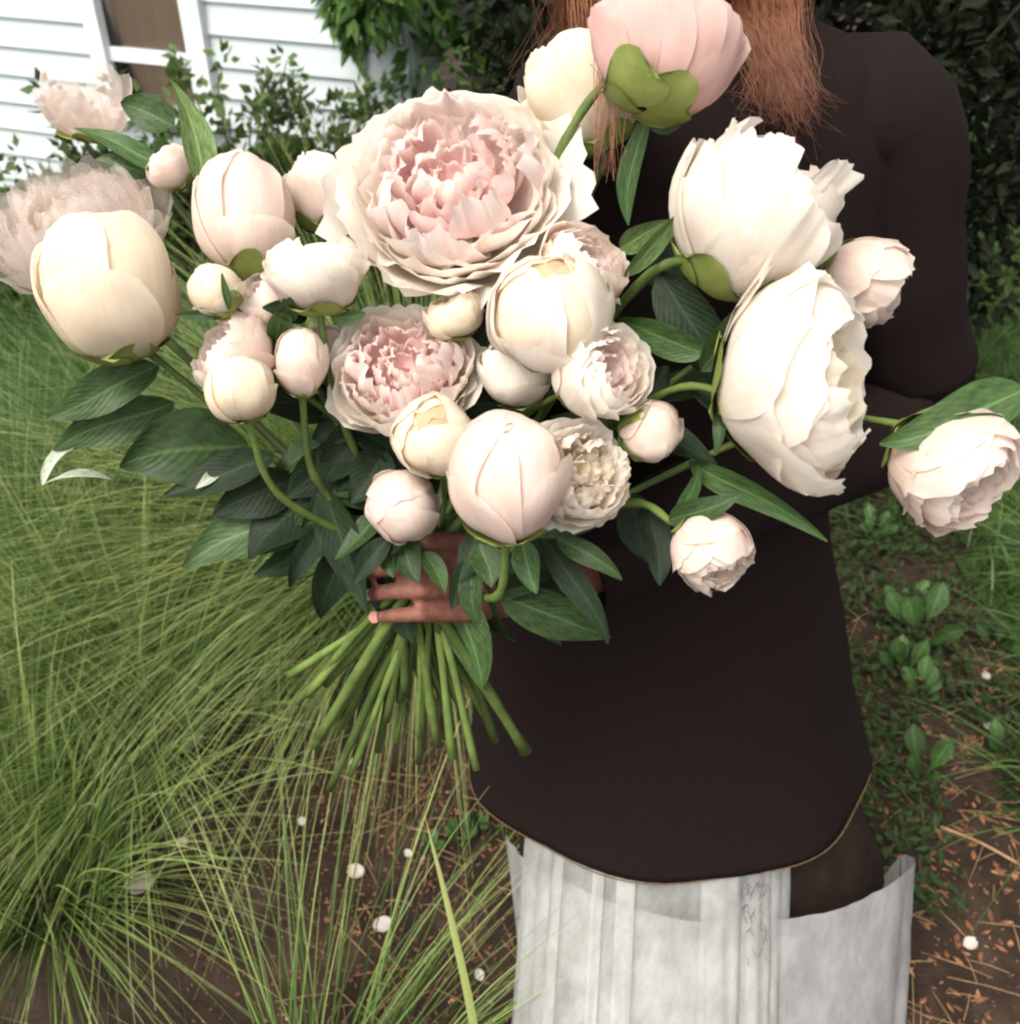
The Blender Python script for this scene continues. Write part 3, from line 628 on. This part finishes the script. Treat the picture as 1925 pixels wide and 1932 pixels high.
def skirts():
    def drape(name, E0, E1, c0, c1, ztop, zbot, mat, folds, amp, n=150, m=26, seed=0):
        """cloth hanging from ellipse E0 = (cx, cy, a, b) at its top edge to ellipse E1 at its foot"""
        v, f = [], []
        for j in range(m+1):
            t = j/m
            for i in range(n+1):
                c = c0+(c1-c0)*i/n; zt = ztop(c); z = zt + (zbot-zt)*t; cx, cy, a, b = (p+(q-p)*t for p, q in zip(E0, E1))
                k = noise.noise(Vector((math.cos(c)*2, math.sin(c)*2, seed)))
                q = amp*(.15+.85*t)*(math.sin(folds*c+seed+2.2*k) + .55*math.sin(folds*2.3*c+2*seed+3*k)) + .007*noise.noise(Vector((c*9, z*14, seed))) + .004*noise.noise(Vector((c*22, z*40, seed)))
                v.append((cx+a*(1+q)*math.cos(c), cy+b*(1+q)*math.sin(c), z))
        o = link(name, mesh(name, v, grid_faces(n, m)), mat); rel(o, person); return o
    drape('slip', (PX+.005, .95, .212, .150), (.296, .935, .282, .168), 0, 2*math.pi, lambda c: .60, .25, M['slip'], 9, .012, seed=1)
    def zt(c):
        s = math.sin(c); q = .5+.5*math.cos(c); z0 = .315-.055*q; return z0 + (.385-z0)*min(1, abs(s)/.65)**.8 if s < 0 else z0 - .30*min(1, s*2.5)
    drape('flounce', (.300, .94, .305, .190), (.320, .80, .290, .20), 0, 2*math.pi, zt, .02, M['flounce'], 8, .020, n=300, seed=3)
    o = drape('sheer_overskirt', (.215, .95, .185, .168), (.212, .80, .214, .29), rad(186), rad(328), lambda c: .56, .03, M['sheer'], 10, .042, n=300, seed=5)
    for a0, a1, sd in ((187, 222, 11), (236, 241, 13), (246, 253, 15), (278, 312, 17), (306, 327, 19)):
        p = drape('pleat', (.215, .95, .188, .171), (.212, .80, .219, .297), rad(a0), rad(a1), lambda c: .56, .03, M['pleat'], 17, .042, n=60, seed=sd)
        p.parent = o; p.matrix_parent_inverse = Matrix.Identity(4)
    # embroidered sprig on the overskirt
    r = random.Random(4); v, f = [], []
    for k in range(44):
        px, py = 1412+r.uniform(-12, 36), 1655+r.uniform(0, 190)*r.random()**.6
        p = U(px, py, 1.30); rr = ray(px, py)
        # march the ray to the cloth ellipse
        lo, hi = 1.0, 1.6
        def g(d): q = CAM+rr*d; t = (.56-q.z)/.5; return ((q.x-.215)/(.19+.029*t))**2+((q.y-.95+.15*t)/(.172+.124*t))**2-1
        for d in np.linspace(1.0, 1.6, 300):
            if g(d) < 0: break
        p = CAM+rr*(d-.012); a = r.uniform(-.9, .9)
        e = p + RT*math.sin(a)*.009 - UP*.011*math.cos(a)
        tube([p, p.lerp(e, .5)+FW*-.001, e], [.0005]*3, 4, v, f)
    eb = link('embroidery', mesh('embroidery', v, f), M['thread']); rel(eb, o); eb['kind'] = 'stuff'
skirts()
def hair():
    r = random.Random(6); v, f = [], []; hc = Vector((PX-.05, PY-.03, 1.56))
    def strand(P, rad0): P = catmull(P, 6); tube(P, [rad0*(1-.75*i/(len(P)-1)) for i in range(len(P))], 3, v, f, False)
    def J(p, s): return p + Vector((r.gauss(0, s), r.gauss(0, s), r.gauss(0, s)))
    o0 = len(v)      # close layer over the skull, hairline above the forehead
    for j in range(13):
        for i in range(25):
            th = .02 + 1.75*j/12; ph = 2*math.pi*i/24; front = max(0, -math.sin(ph)); th *= 1-.45*front**.7; rr_ = .0885+.0025*noise.noise(Vector((i*.9, j*.5, 2)))
            v.append(hc + Vector((0, .010, .028)) + Vector((rr_*math.sin(th)*math.cos(ph), (rr_+.004)*math.sin(th)*math.sin(ph), rr_*math.cos(th))))
    f += grid_faces(24, 12, o0)
    for k in range(420):     # cap of hair over the skull, falling behind the shoulders
        a = r.uniform(-.4, math.pi+.4); top = hc+Vector((r.gauss(0,.012), .0, .108)); s1 = hc+Vector((math.cos(a)*.093, .01+math.sin(a)*.095, .03)); s2 = hc+Vector((math.cos(a)*.10, .03+abs(math.sin(a))*.10, -.10)); s2.y += .05; s3 = s2+Vector((r.uniform(-.02,.02), .06, -.10))
        strand([top, J(s1, .005), J(s2, .01), J(s3, .02)], .0005)
    for gk in range(22):     # long waves falling over the person's left shoulder, in locks
        t = r.random(); s1 = hc+Vector((.088, -.01, .02)); x0 = 1402+112*t; w0 = r.uniform(-1, 1)
        Pg = [hc+Vector((.02, -.02, .105)), J(s1, .008), U(x0+20*r.random(), -90, .80), U(x0-10+16*w0, 30+20*r.random(), .78)]
        if t < .35: Pg += [U(x0+28, 105, .768), U(1400+100*r.random(), 168+16*r.random(), .764), U(1450+50*r.random(), 192+26*r.random(), .768)]
        else: Pg += [U(x0+18*w0, 105, .772), U(x0+20-14*w0, 165+25*r.random(), .774), U(x0+20+52*r.random(), 205+85*r.random()**2, .778)]
        for k in range(36):
            off = Vector((r.gauss(0,1), r.gauss(0,1), r.gauss(0,1)))*.0048; fr = r.uniform(.2, 1.05)
            P = [p + off*(.5+.25*i) + Vector((r.gauss(0,.0012), r.gauss(0,.0012), r.gauss(0,.0012))) for i, p in enumerate(Pg)]
            P = P[:-2] if r.random() < .22 else (P[:-1] if r.random() < .35 else P); P[-1] = P[-2].lerp(P[-1], fr) + Vector((r.gauss(0,.006), 0, 0)); strand(P, .00022)
    for k in range(40):
        t = r.random(); x0 = 1078+48*t; P = [hc+Vector((-.02,-.02,.105)), J(hc+Vector((-.088,-.01,.02)), .005), U(x0, -80, .80), U(x0+r.uniform(-8,8), 40, .79), U(x0+8, 70+70*r.random(), .785)]
        strand([J(p, .002) for p in P], .0004)
    for k in range(26):
        x0 = 1110+60*r.random(); P = [U(x0+20, -60, .76), U(x0+14, 90, .70), U(x0+2, 230, .695), U(x0-12+30*r.random(), 300+40*r.random(), .69)]
        strand([J(p, .002) for p in P], .0004)
    rel(link('hair', mesh('hair', v, f), M['hair']), person)
hair()

# ------------------------------------------------------------------ peonies
def petal_mesh(R, e, phi0, W, a0, a1, flare=0, ruff=.03, notch=.06, seed=0, nu=10, nv=10, off=(0,0,0), spiral=.03, curl=0, tipround=.12, bulge=0):
    v, uv = [], []; so = Vector((seed*1.37, seed*.71, seed*2.13))
    for j in range(nv+1):
        t = j/nv
        for i in range(nu+1):
            u = 2*i/nu-1
            nt_ = noise.noise(Vector((u*2.6, seed*3.1, 0))) + .45*noise.noise(Vector((u*4.5, seed*5.3, 4)))
            te = t*(1 - tipround*u*u*abs(u) + .62*notch*nt_*t*t)
            a = a0 + (a1-a0)*te
            th = u*W*math.sqrt(max(.04, 1-((t-.58)/.66)**2))
            n1 = noise.noise(Vector((u*1.6, t*1.4, 0))+so); n2 = noise.noise(Vector((u*4.5, t*1.6, 3))+so)
            rr = R*(1 + spiral*u + ruff*(n1*(.4+t) + n2*t*t*1.5) + .035*u*u*t*t + .016*noise.noise(Vector((u*6.5, t*1.2, 8))+so)*t + flare*.35*t**3*noise.noise(Vector((u*3.2, t, 5))+so))
            m0 = Vector((math.sin(a)*math.cos(phi0), math.sin(a)*math.sin(phi0), -math.cos(a))); s0 = Vector((-math.sin(phi0), math.cos(phi0), 0))
            p = (m0*math.cos(th) + s0*math.sin(th))
            p = p*(rr*(1 + .11*noise.noise(p*1.25 + Vector((bulge*3.3, bulge*1.7, bulge)))))
            o = flare*R*max(0, (t-.5)/.5)**2; hr = math.hypot(p.x, p.y) or 1
            p.x += p.x/hr*o; p.y += p.y/hr*o; p.z -= curl*R*max(0, (t-.72)/.28)**2
            v.append(Vector((p.x+off[0], p.y+off[1], p.z*e+off[2]))); uv.append((u*.5+.5, t))
    return mesh('petal', v, grid_faces(nu, nv), uv)

def peony_petals(kind, R, e, seed, opt):
    """list of (mesh, material key)"""
    r = random.Random(seed); out = []; A = rad
    def ring(n, Rr, W, a1, mat, flare=0, ruff=.03, notch=.05, a0=8, jit=6, curl=0, spiral=.03, off=0, nu=14, nv=11, ee=None):
        nu = max(nu, 12)
        p0 = r.uniform(0, 6.28)
        for k in range(n):
            o = (r.uniform(-off, off)*R, r.uniform(-off, off)*R, r.uniform(-off, off)*R*.5)
            out.append((petal_mesh(R*Rr*r.uniform(.975, 1.02), ee or e, p0+2*math.pi*k/n+r.uniform(-.14,.14), A(W)*r.uniform(.88,1.12), A(a0), A(a1+r.uniform(-jit, jit)), flare*r.uniform(.6,1.4), ruff, notch, seed*.37+len(out)*1.9, nu, nv, o, spiral, curl, bulge=seed), mat))
    m0, m1, m2 = opt['mats']
    if kind == 'bud':
        top = opt.get('top', 158)
        ring(3, 1.045, 56, opt.get('low', 100), m0, .0, .035, .07, jit=24, spiral=.045)
        ring(1, 1.01, 62, top+30, m0, 0, .03, .06, jit=8)
        ring(2, .99, 62, top-8, m0, 0, .03, .06, jit=20, spiral=.045)
        ey = opt.get('eye')
        ring(3, .965, 62, 160 if ey else 172, m1, 0, .024, .06, jit=8, spiral=.05)
        ring(4, .93, 60, 163 if ey else 184, m2, 0, .03, .07, jit=8)
        ring(4, .86, 60, 184, 'peach' if ey else m2, 0, .07, .08)
    elif kind == 'few':
        ring(3, 1.05, 50, 108, m0, .05, .06, .1, jit=26)
        ring(2, .9, 50, 122, m1, 0, .08, .1, jit=10)
    elif kind == 'cup':
        top = opt.get('top', 122); fr = opt.get('frill', .06)
        ring(5, 1.0, 54, top-16, m0, .09, .045, fr, jit=20, curl=.05, spiral=.045)
        ring(5, .965, 54, top-2, m0, .06, .045, fr, jit=16, spiral=.045)
        ring(6, .91, 48, top+8, m1, .0, .04, fr*1.3, jit=9)
        ring(6, .83, 38, top+12, m1, 0, .06, fr*1.6, jit=10)
        ring(7, .70, 36, top+12, m2, 0, .08, fr*1.8, jit=12)
        ring(6, .55, 40, top+14, m2, 0, .10, fr*2, jit=12)
        ring(5, .38, 46, 140, m2, 0, .12, fr*2)
        for hk in range(opt.get('horns', 0)):
            out.append((petal_mesh(R*.72, e, 2.2+hk*1.1, A(22), A(40), A(104+6*hk), .22, .08, .10, seed+hk, 12, 12, (0, 0, R*(.40+.05*hk)), .08, -.10, bulge=seed), m0))
        if opt.get('loose'): ring(opt['loose'], 1.04, 40, top-14, m0, .12, .06, fr, jit=14, curl=.03)
    else:   # open: guard petals around a ruffled, domed heart
        if opt.get('loose'): ring(opt['loose'], 1.13, 40, 84, m0, .16, .07, .08, jit=24, curl=.12)
        ring(6, 1.03, 42, 88, m0, .10, .045, .07, jit=10, curl=.06)
        ring(6, .97, 44, 97, m0, .05, .05, .08, jit=9, curl=.02)
        ring(7, .89, 40, 104, m0, .02, .07, .10, jit=12, off=.03)
        ring(7, .79, 36, 110, m1, 0, .11, .13, jit=14, off=.06)
        ring(8, .67, 34, 114, m1, 0, .15, .15, jit=18, off=.10)
        ring(7, .55, 36, 118, m2, 0, .19, .16, jit=18, off=.12)
        ring(6, .43, 42, 122, m2, 0, .22, .18, jit=18, off=.12)
        ring(5, .30, 48, 126, m1, 0, .25, .2, jit=18, off=.10)
        ring(4, .18, 54, 132, m2, 0, .25, .2, off=.06)
    return out

TINT = {'cream': ('cream','cream','cream'), 'white': ('white','white','cream'), 'blush': ('blush','blush','shell'), 'pink': ('white','shell','pink'), 'rosy': ('rosy','rosy','blush'),
        'ghost': ('ghost','ghost','ghost'), 'thin': ('thin','thin','thin'), 'ivory': ('white','white','cream'), 'mix': ('white','white','shell'), 'pale': ('blush','shell','shell')}
BL = [ # cx, cy, r_px, e, depth, axis, kind, tint, opts, stem waypoints, label
 (850,338,196,.80,.735,(-.12,.30,.95),'open','pink',{'loose':5},[], 'largest open peony with a ruffled pink heart at the top of the bouquet'),
 (462,405,94,1.22,.76,(.03,1,.12),'bud','blush',{'top':150},[], 'tall closed blush bud standing left of the largest pink bloom'),
 (595,505,96,.88,.72,(-.05,.97,.25),'cup','ivory',{'top':118},[], 'cream half open bloom with a smooth cup above the small green sepalled bud'),
 (405,548,52,.98,.72,(-.55,.72,.42),'bud','cream',{'bigsepal':1},[(540,640,.75)], 'small tight bud with yellow green sepals on a bare stem at the left'),
 (495,572,64,.95,.75,(-.5,.6,.6),'cup','pale',{},[], 'pink tinged bloom half hidden under the cream cup'),
 (432,664,88,.95,.735,(-.72,.40,.5),'cup','blush',{'frill':.11,'top':112},[], 'side turned blush bloom with a torn rim at the left of the bouquet'),
 (452,734,65,.95,.695,(-.1,.85,.45),'bud','cream',{'top':150,'low':118},[], 'round cream bud lowest of the left cluster'),
 (568,682,52,1.25,.73,(.05,.95,.3),'bud','blush',{'top':150},[], 'egg shaped pinkish bud beside the middle pink bloom'),
 (622,642,42,1.0,.79,(.2,.85,.4),'cup','blush',{},[], 'small blush bloom peeping out behind the egg shaped bud'),
 (760,694,134,.84,.74,(-.05,.32,.94),'open','pink',{},[], 'open peony with pale pink heart in the middle of the bouquet'),
 (856,592,58,.85,.735,(-.2,.9,.35),'cup','cream',{'top':130},[(900,690,.80)], 'small cream bloom above the middle pink peony'),
 (1098,508,86,1.0,.725,(.5,.55,.65),'cup','blush',{'frill':.14},[], 'blush bloom with fringed petals right of the largest bloom'),
 (1040,585,120,.88,.70,(0,.62,.78),'bud','white',{'eye':1,'top':122},[], 'big smooth pale bud with an orange eye at the bouquet centre'),
 (978,690,74,1.1,.75,(-.15,.9,.4),'cup','ivory',{'top':116},[], 'greenish white half open bloom below the orange eyed big bud'),
 (1140,698,98,.95,.70,(.62,.25,.75),'cup','mix',{'frill':.14,'top':116},[], 'white bloom with a pink fringed heart turned to the right'),
 (1230,812,55,1.1,.72,(.85,-.15,.45),'bud','blush',{'bigsepal':1},[(1165,790,.76)], 'small oval bud with green sepal at the right of the white blooms'),
 (820,822,79,.93,.71,(-.05,.48,.88),'bud','cream',{'eye':1,'top':124},[], 'round cream bud with a small orange eye below the middle pink peony'),
 (760,955,70,1.1,.74,(-.02,.22,.97),'bud','blush',{'top':152},[], 'lowest round bud with pink creases just above the hand'),
 (957,897,113,1.15,.67,(.0,.86,.5),'bud','blush',{'top':156},[], 'large soft round blush bud at the bottom centre of the bouquet'),
 (1095,892,104,1.05,.70,(.32,.22,.92),'open','ivory',{},[], 'open white peony with creamy folds beside the large round bud'),
 (1345,1042,74,1.15,.70,(.42,-.74,.5),'cup','blush',{'top':128},[(1270,985,.72),(1180,950,.76)], 'drooping blush bloom hanging alone before the black coat'),
 (1430,385,152,1.12,.69,(.50,.78,.32),'cup','ivory',{'frill':.10,'top':120,'loose':3,'horns':3},[(1290,490,.70),(1180,565,.76)], 'tall cream bloom with curled upper petals at the upper right'),
 (1640,530,80,1.2,.75,(.72,-.40,.35),'cup','blush',{'top':128},[(1480,560,.78)], 'small side facing bloom tucked behind the two large right blooms'),
 (1525,715,196,.84,.67,(.86,.02,.5),'cup','white',{'frill':.09,'top':116,'loose':2},[(1370,738,.70),(1240,748,.76)], 'big white bloom facing right on a thick horizontal stem'),
 (1808,890,122,1.1,.67,(.46,-.62,.6),'cup','blush',{'frill':.08,'top':116},[(1700,800,.70),(1480,800,.78)], 'bloom at the far right edge crossed by a long leaf'),
 (1095,170,108,1.12,.78,(-.42,.85,.05),'cup','cream',{'frill':.12,'top':128},[(1140,300,.80)], 'cream bloom below the topmost flower seen from its green underside'),
 (1257,82,142,.95,.69,(.30,.85,-.12),'cup','rosy',{'frill':.09,'top':122},[(1150,150,.72),(1035,335,.76)], 'topmost rosy bloom cut by the upper edge in front of the hair'),
 (207,535,130,1.05,.73,(-.08,.93,.32),'bud','cream',{'top':150},[(300,680,.78)], 'large pale bud floating out at the far left over the lawn'),
 (125,405,162,.98,.81,(-.15,.65,.72),'open','ghost',{},[(230,560,.84)], 'thin see through open bloom at the left edge before the siding'),
 (155,165,80,1.2,.86,(.0,.85,.45),'few','thin',{},[(235,270,.86),(300,340,.86)], 'faint see through bloom high at the left before the house'),
 (612,345,72,1.28,.80,(.0,.97,.15),'cup','blush',{'top':112},[], 'beige half open bloom squeezed behind the largest pink bloom'),
 (322,312,46,1.0,.82,(-.55,.6,.3),'cup','pale',{},[(400,380,.83)], 'little pink bloom behind the upright leaf at upper left'),
]
ENDS = [(548,1268),(562,1330),(600,1420),(625,1350),(645,1372),(612,1300),(690,1385),(700,1300),(722,1350),(783,1378),(790,1440),(832,1415),(848,1380),(880,1390),(905,1455),(922,1356),(990,1420),(870,1330),(760,1330),(745,1400),(660,1460),(625,1480),(935,1390),(812,1345),(838,1320),(575,1300),(672,1330),(596,1385),(718,1425),(858,1440),(770,1290),(650,1315)]
SEED = 100
GL_PEONY = 'peonies of the held bouquet'
peonies = []; stempaths = []
def build_peonies():
    r = random.Random(SEED); order = sorted(range(len(BL)), key=lambda i: BL[i][0]); endx = sorted(ENDS, key=lambda p: -p[0]); end_of = {b: endx[k] for k, b in enumerate(order)}
    for i, (cx, cy, rp, e, d, ax, kind, tint, opt, way, lab) in enumerate(BL):
        C = U(cx, cy, d); axis = camdir(*ax); R = rp/F*d*.97; base = C - axis*R*e
        t = empty('peony', base); tag(t, lab, 'peony', GL_PEONY); peonies.append(t)
        q = axis.to_track_quat('Z', 'Y'); spin = r.uniform(0, 6.28); MW = Matrix.Translation(axis*R*e) @ q.to_matrix().to_4x4() @ Matrix.Rotation(spin, 4, 'Z')
        o2 = dict(opt); o2['mats'] = TINT[tint]
        for me, mk in peony_petals(kind, R, e, SEED+i*7, o2):
            me.transform(MW); link('petal', me, M[mk], t)
        # sepals cup the base
        ns = 5 if opt.get('bigsepal') else 4; a1 = 88 if opt.get('bigsepal') else 50
        for k in range(ns):
            me = petal_mesh(R*1.085, e, k*6.28/ns+r.random()*.5, rad(26), rad(3), rad(a1*r.uniform(.75, 1.1)), .0, .015, .02, k+i*3, 8, 8, spiral=.02, tipround=.5, bulge=SEED+i*7); me.name = 'sepal'; me.transform(MW); link('sepal', me, M['sepal'], t)
        # stem: bloom base -> waypoints -> hand -> cut end
        a = r.uniform(0, 6.28); q2 = .015*math.sqrt(r.random()); gp = GRIP + RT*q2*math.cos(a)*1.15 + FW*q2*math.sin(a)
        ex, ey = end_of[i]; ex2, ey2 = ex+r.uniform(-8, 8), ey+r.uniform(-12, 12); E = U(ex2, ey2, .90 + r.uniform(-.03, .05))
        pts = [base + axis*.003]
        if way: pts += [U(*wq) for wq in way]
        else: pts += [base - axis*.05 + (GRIP-base).normalized()*.015 + FW*.01]
        sf = r.uniform(.72, 1.1); last = pts[-1]; pts += [last.lerp(gp, .55) + FW*.025, gp, E]
        P = catmull(pts, 8); r0 = .0030 + .0012*min(1, R/.05); v, f = tube([p-base for p in P], [r0*sf*(.72+.36*k/len(P))*(1+.10*math.sin(k*1.7+i)+(.22 if (k*7+i*3) % 11 == 0 else 0)) for k in range(len(P))], 8)
        link('stem', mesh('stem', v, f), M['stem'], t); stempaths.append(P)
build_peonies()

def add_leaf(i, b, tp, wpx, mat='leaf', bend=.06, fold=.3, roll=0.0, power=.75):
    B, T = U(*b), U(*tp); d = (b[2]+tp[2])/2; n = (CAM-(B+T)/2).normalized(); n.rotate(Matrix.Rotation(roll, 3, (T-B).normalized()))
    o0 = peonies[i].location; me = leaf_mesh(B-o0, T-o0, wpx/F*d, n, bend, fold, 6, 14, power, .05, rng.random()*6); link('leaf', me, M[mat], peonies[i])
LV = [ # peony, base(px,py,d), tip, width px, material, bend, fold, roll
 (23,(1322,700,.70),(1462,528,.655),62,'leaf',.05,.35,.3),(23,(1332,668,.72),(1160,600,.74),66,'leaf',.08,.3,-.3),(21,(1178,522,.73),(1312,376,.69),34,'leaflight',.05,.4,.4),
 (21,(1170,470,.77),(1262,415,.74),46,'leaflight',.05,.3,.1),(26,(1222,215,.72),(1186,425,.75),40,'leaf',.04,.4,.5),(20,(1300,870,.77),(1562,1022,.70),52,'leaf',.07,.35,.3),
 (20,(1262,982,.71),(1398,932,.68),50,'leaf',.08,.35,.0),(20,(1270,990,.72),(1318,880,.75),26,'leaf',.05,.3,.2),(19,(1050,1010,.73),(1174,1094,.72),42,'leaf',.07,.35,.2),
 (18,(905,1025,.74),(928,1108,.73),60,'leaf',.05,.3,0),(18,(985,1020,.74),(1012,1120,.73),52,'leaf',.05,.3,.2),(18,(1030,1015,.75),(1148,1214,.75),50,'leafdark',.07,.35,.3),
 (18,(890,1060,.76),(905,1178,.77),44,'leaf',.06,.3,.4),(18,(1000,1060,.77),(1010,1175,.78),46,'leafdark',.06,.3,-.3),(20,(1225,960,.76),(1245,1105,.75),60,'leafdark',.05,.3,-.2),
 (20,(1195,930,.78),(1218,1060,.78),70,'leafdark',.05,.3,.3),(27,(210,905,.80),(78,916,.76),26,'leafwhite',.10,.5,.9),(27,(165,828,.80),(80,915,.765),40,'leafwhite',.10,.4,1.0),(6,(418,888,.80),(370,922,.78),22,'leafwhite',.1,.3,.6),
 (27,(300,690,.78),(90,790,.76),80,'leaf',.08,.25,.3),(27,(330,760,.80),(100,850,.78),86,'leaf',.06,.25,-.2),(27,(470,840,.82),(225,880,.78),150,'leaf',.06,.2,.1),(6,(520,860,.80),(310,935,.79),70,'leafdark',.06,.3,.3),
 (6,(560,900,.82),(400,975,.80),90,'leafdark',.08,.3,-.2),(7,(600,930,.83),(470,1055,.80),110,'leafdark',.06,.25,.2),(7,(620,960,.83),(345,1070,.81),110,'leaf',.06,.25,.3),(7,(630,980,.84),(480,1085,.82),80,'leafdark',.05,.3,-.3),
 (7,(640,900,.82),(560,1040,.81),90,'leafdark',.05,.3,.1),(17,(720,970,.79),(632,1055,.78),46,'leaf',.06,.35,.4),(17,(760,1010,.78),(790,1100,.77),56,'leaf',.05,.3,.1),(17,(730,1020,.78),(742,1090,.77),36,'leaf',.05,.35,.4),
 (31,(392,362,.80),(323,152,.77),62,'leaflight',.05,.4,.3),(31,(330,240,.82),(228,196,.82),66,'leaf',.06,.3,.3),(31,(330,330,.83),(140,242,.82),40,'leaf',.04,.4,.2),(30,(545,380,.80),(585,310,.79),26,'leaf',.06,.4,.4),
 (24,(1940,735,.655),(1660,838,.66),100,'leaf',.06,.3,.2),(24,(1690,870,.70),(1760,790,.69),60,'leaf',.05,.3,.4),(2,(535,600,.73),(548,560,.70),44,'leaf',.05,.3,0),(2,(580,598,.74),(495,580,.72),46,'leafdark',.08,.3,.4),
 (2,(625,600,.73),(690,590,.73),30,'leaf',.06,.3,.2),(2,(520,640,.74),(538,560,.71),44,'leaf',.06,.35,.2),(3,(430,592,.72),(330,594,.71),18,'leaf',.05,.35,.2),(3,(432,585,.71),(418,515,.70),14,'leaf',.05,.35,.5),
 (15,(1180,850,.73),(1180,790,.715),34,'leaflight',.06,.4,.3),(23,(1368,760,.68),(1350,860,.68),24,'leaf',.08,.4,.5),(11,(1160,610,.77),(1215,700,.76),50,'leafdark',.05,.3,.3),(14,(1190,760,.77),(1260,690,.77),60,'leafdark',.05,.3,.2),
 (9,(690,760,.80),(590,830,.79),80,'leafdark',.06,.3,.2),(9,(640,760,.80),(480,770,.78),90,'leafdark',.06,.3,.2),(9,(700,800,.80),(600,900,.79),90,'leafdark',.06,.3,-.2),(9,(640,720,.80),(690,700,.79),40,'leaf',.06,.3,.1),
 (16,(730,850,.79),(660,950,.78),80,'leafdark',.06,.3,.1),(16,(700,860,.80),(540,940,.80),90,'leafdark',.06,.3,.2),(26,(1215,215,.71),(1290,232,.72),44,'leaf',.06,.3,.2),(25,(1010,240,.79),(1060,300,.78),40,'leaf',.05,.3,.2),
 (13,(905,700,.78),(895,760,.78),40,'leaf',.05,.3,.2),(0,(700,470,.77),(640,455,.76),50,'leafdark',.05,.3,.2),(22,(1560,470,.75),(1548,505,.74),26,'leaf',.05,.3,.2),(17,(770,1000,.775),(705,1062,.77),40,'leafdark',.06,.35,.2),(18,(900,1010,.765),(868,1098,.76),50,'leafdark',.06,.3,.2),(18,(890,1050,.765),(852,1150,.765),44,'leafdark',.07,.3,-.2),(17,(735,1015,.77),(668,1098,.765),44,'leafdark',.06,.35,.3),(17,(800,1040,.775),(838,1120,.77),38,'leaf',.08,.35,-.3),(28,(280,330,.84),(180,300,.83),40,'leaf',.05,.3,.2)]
for a in LV: add_leaf(a[0], a[1], a[2], a[3], a[4], *a[5:])
def filler_leaves():
    r = random.Random(55); own = {5: 5, 6: 5, 7: 6, 8: 4, 9: 5, 16: 4, 17: 3, 18: 4, 19: 4, 13: 3, 14: 4, 15: 4, 23: 4, 21: 4, 11: 3, 12: 3, 2: 3, 4: 4, 10: 3, 20: 2, 26: 1, 22: 3}
    for i, n in own.items():
        P = stempaths[i]; k1 = len(P)-9
        for _ in range(n):
            k = int(r.uniform(.28, .86)*k1); b = P[k] + FW*.008; s = (b-CAM); 
            a = r.uniform(0, 6.28); d = (RT*math.cos(a) + UP*(math.sin(a)*.8-.35) + FW*r.uniform(-.15, .6)).normalized(); L = r.uniform(.055, .11)
            nrm = (-FW + RT*r.uniform(-.6,.6) + UP*r.uniform(-.2,.9)).normalized(); o0 = peonies[i].location
            link('leaf', leaf_mesh(b-o0, b+d*L-o0, L*r.uniform(.28,.4), nrm, r.uniform(-.05,.12), .3, 6, 10, .75, .05, r.random()*6), M[r.choice(('leaf','leafdark','leafdark'))], peonies[i])
filler_leaves()
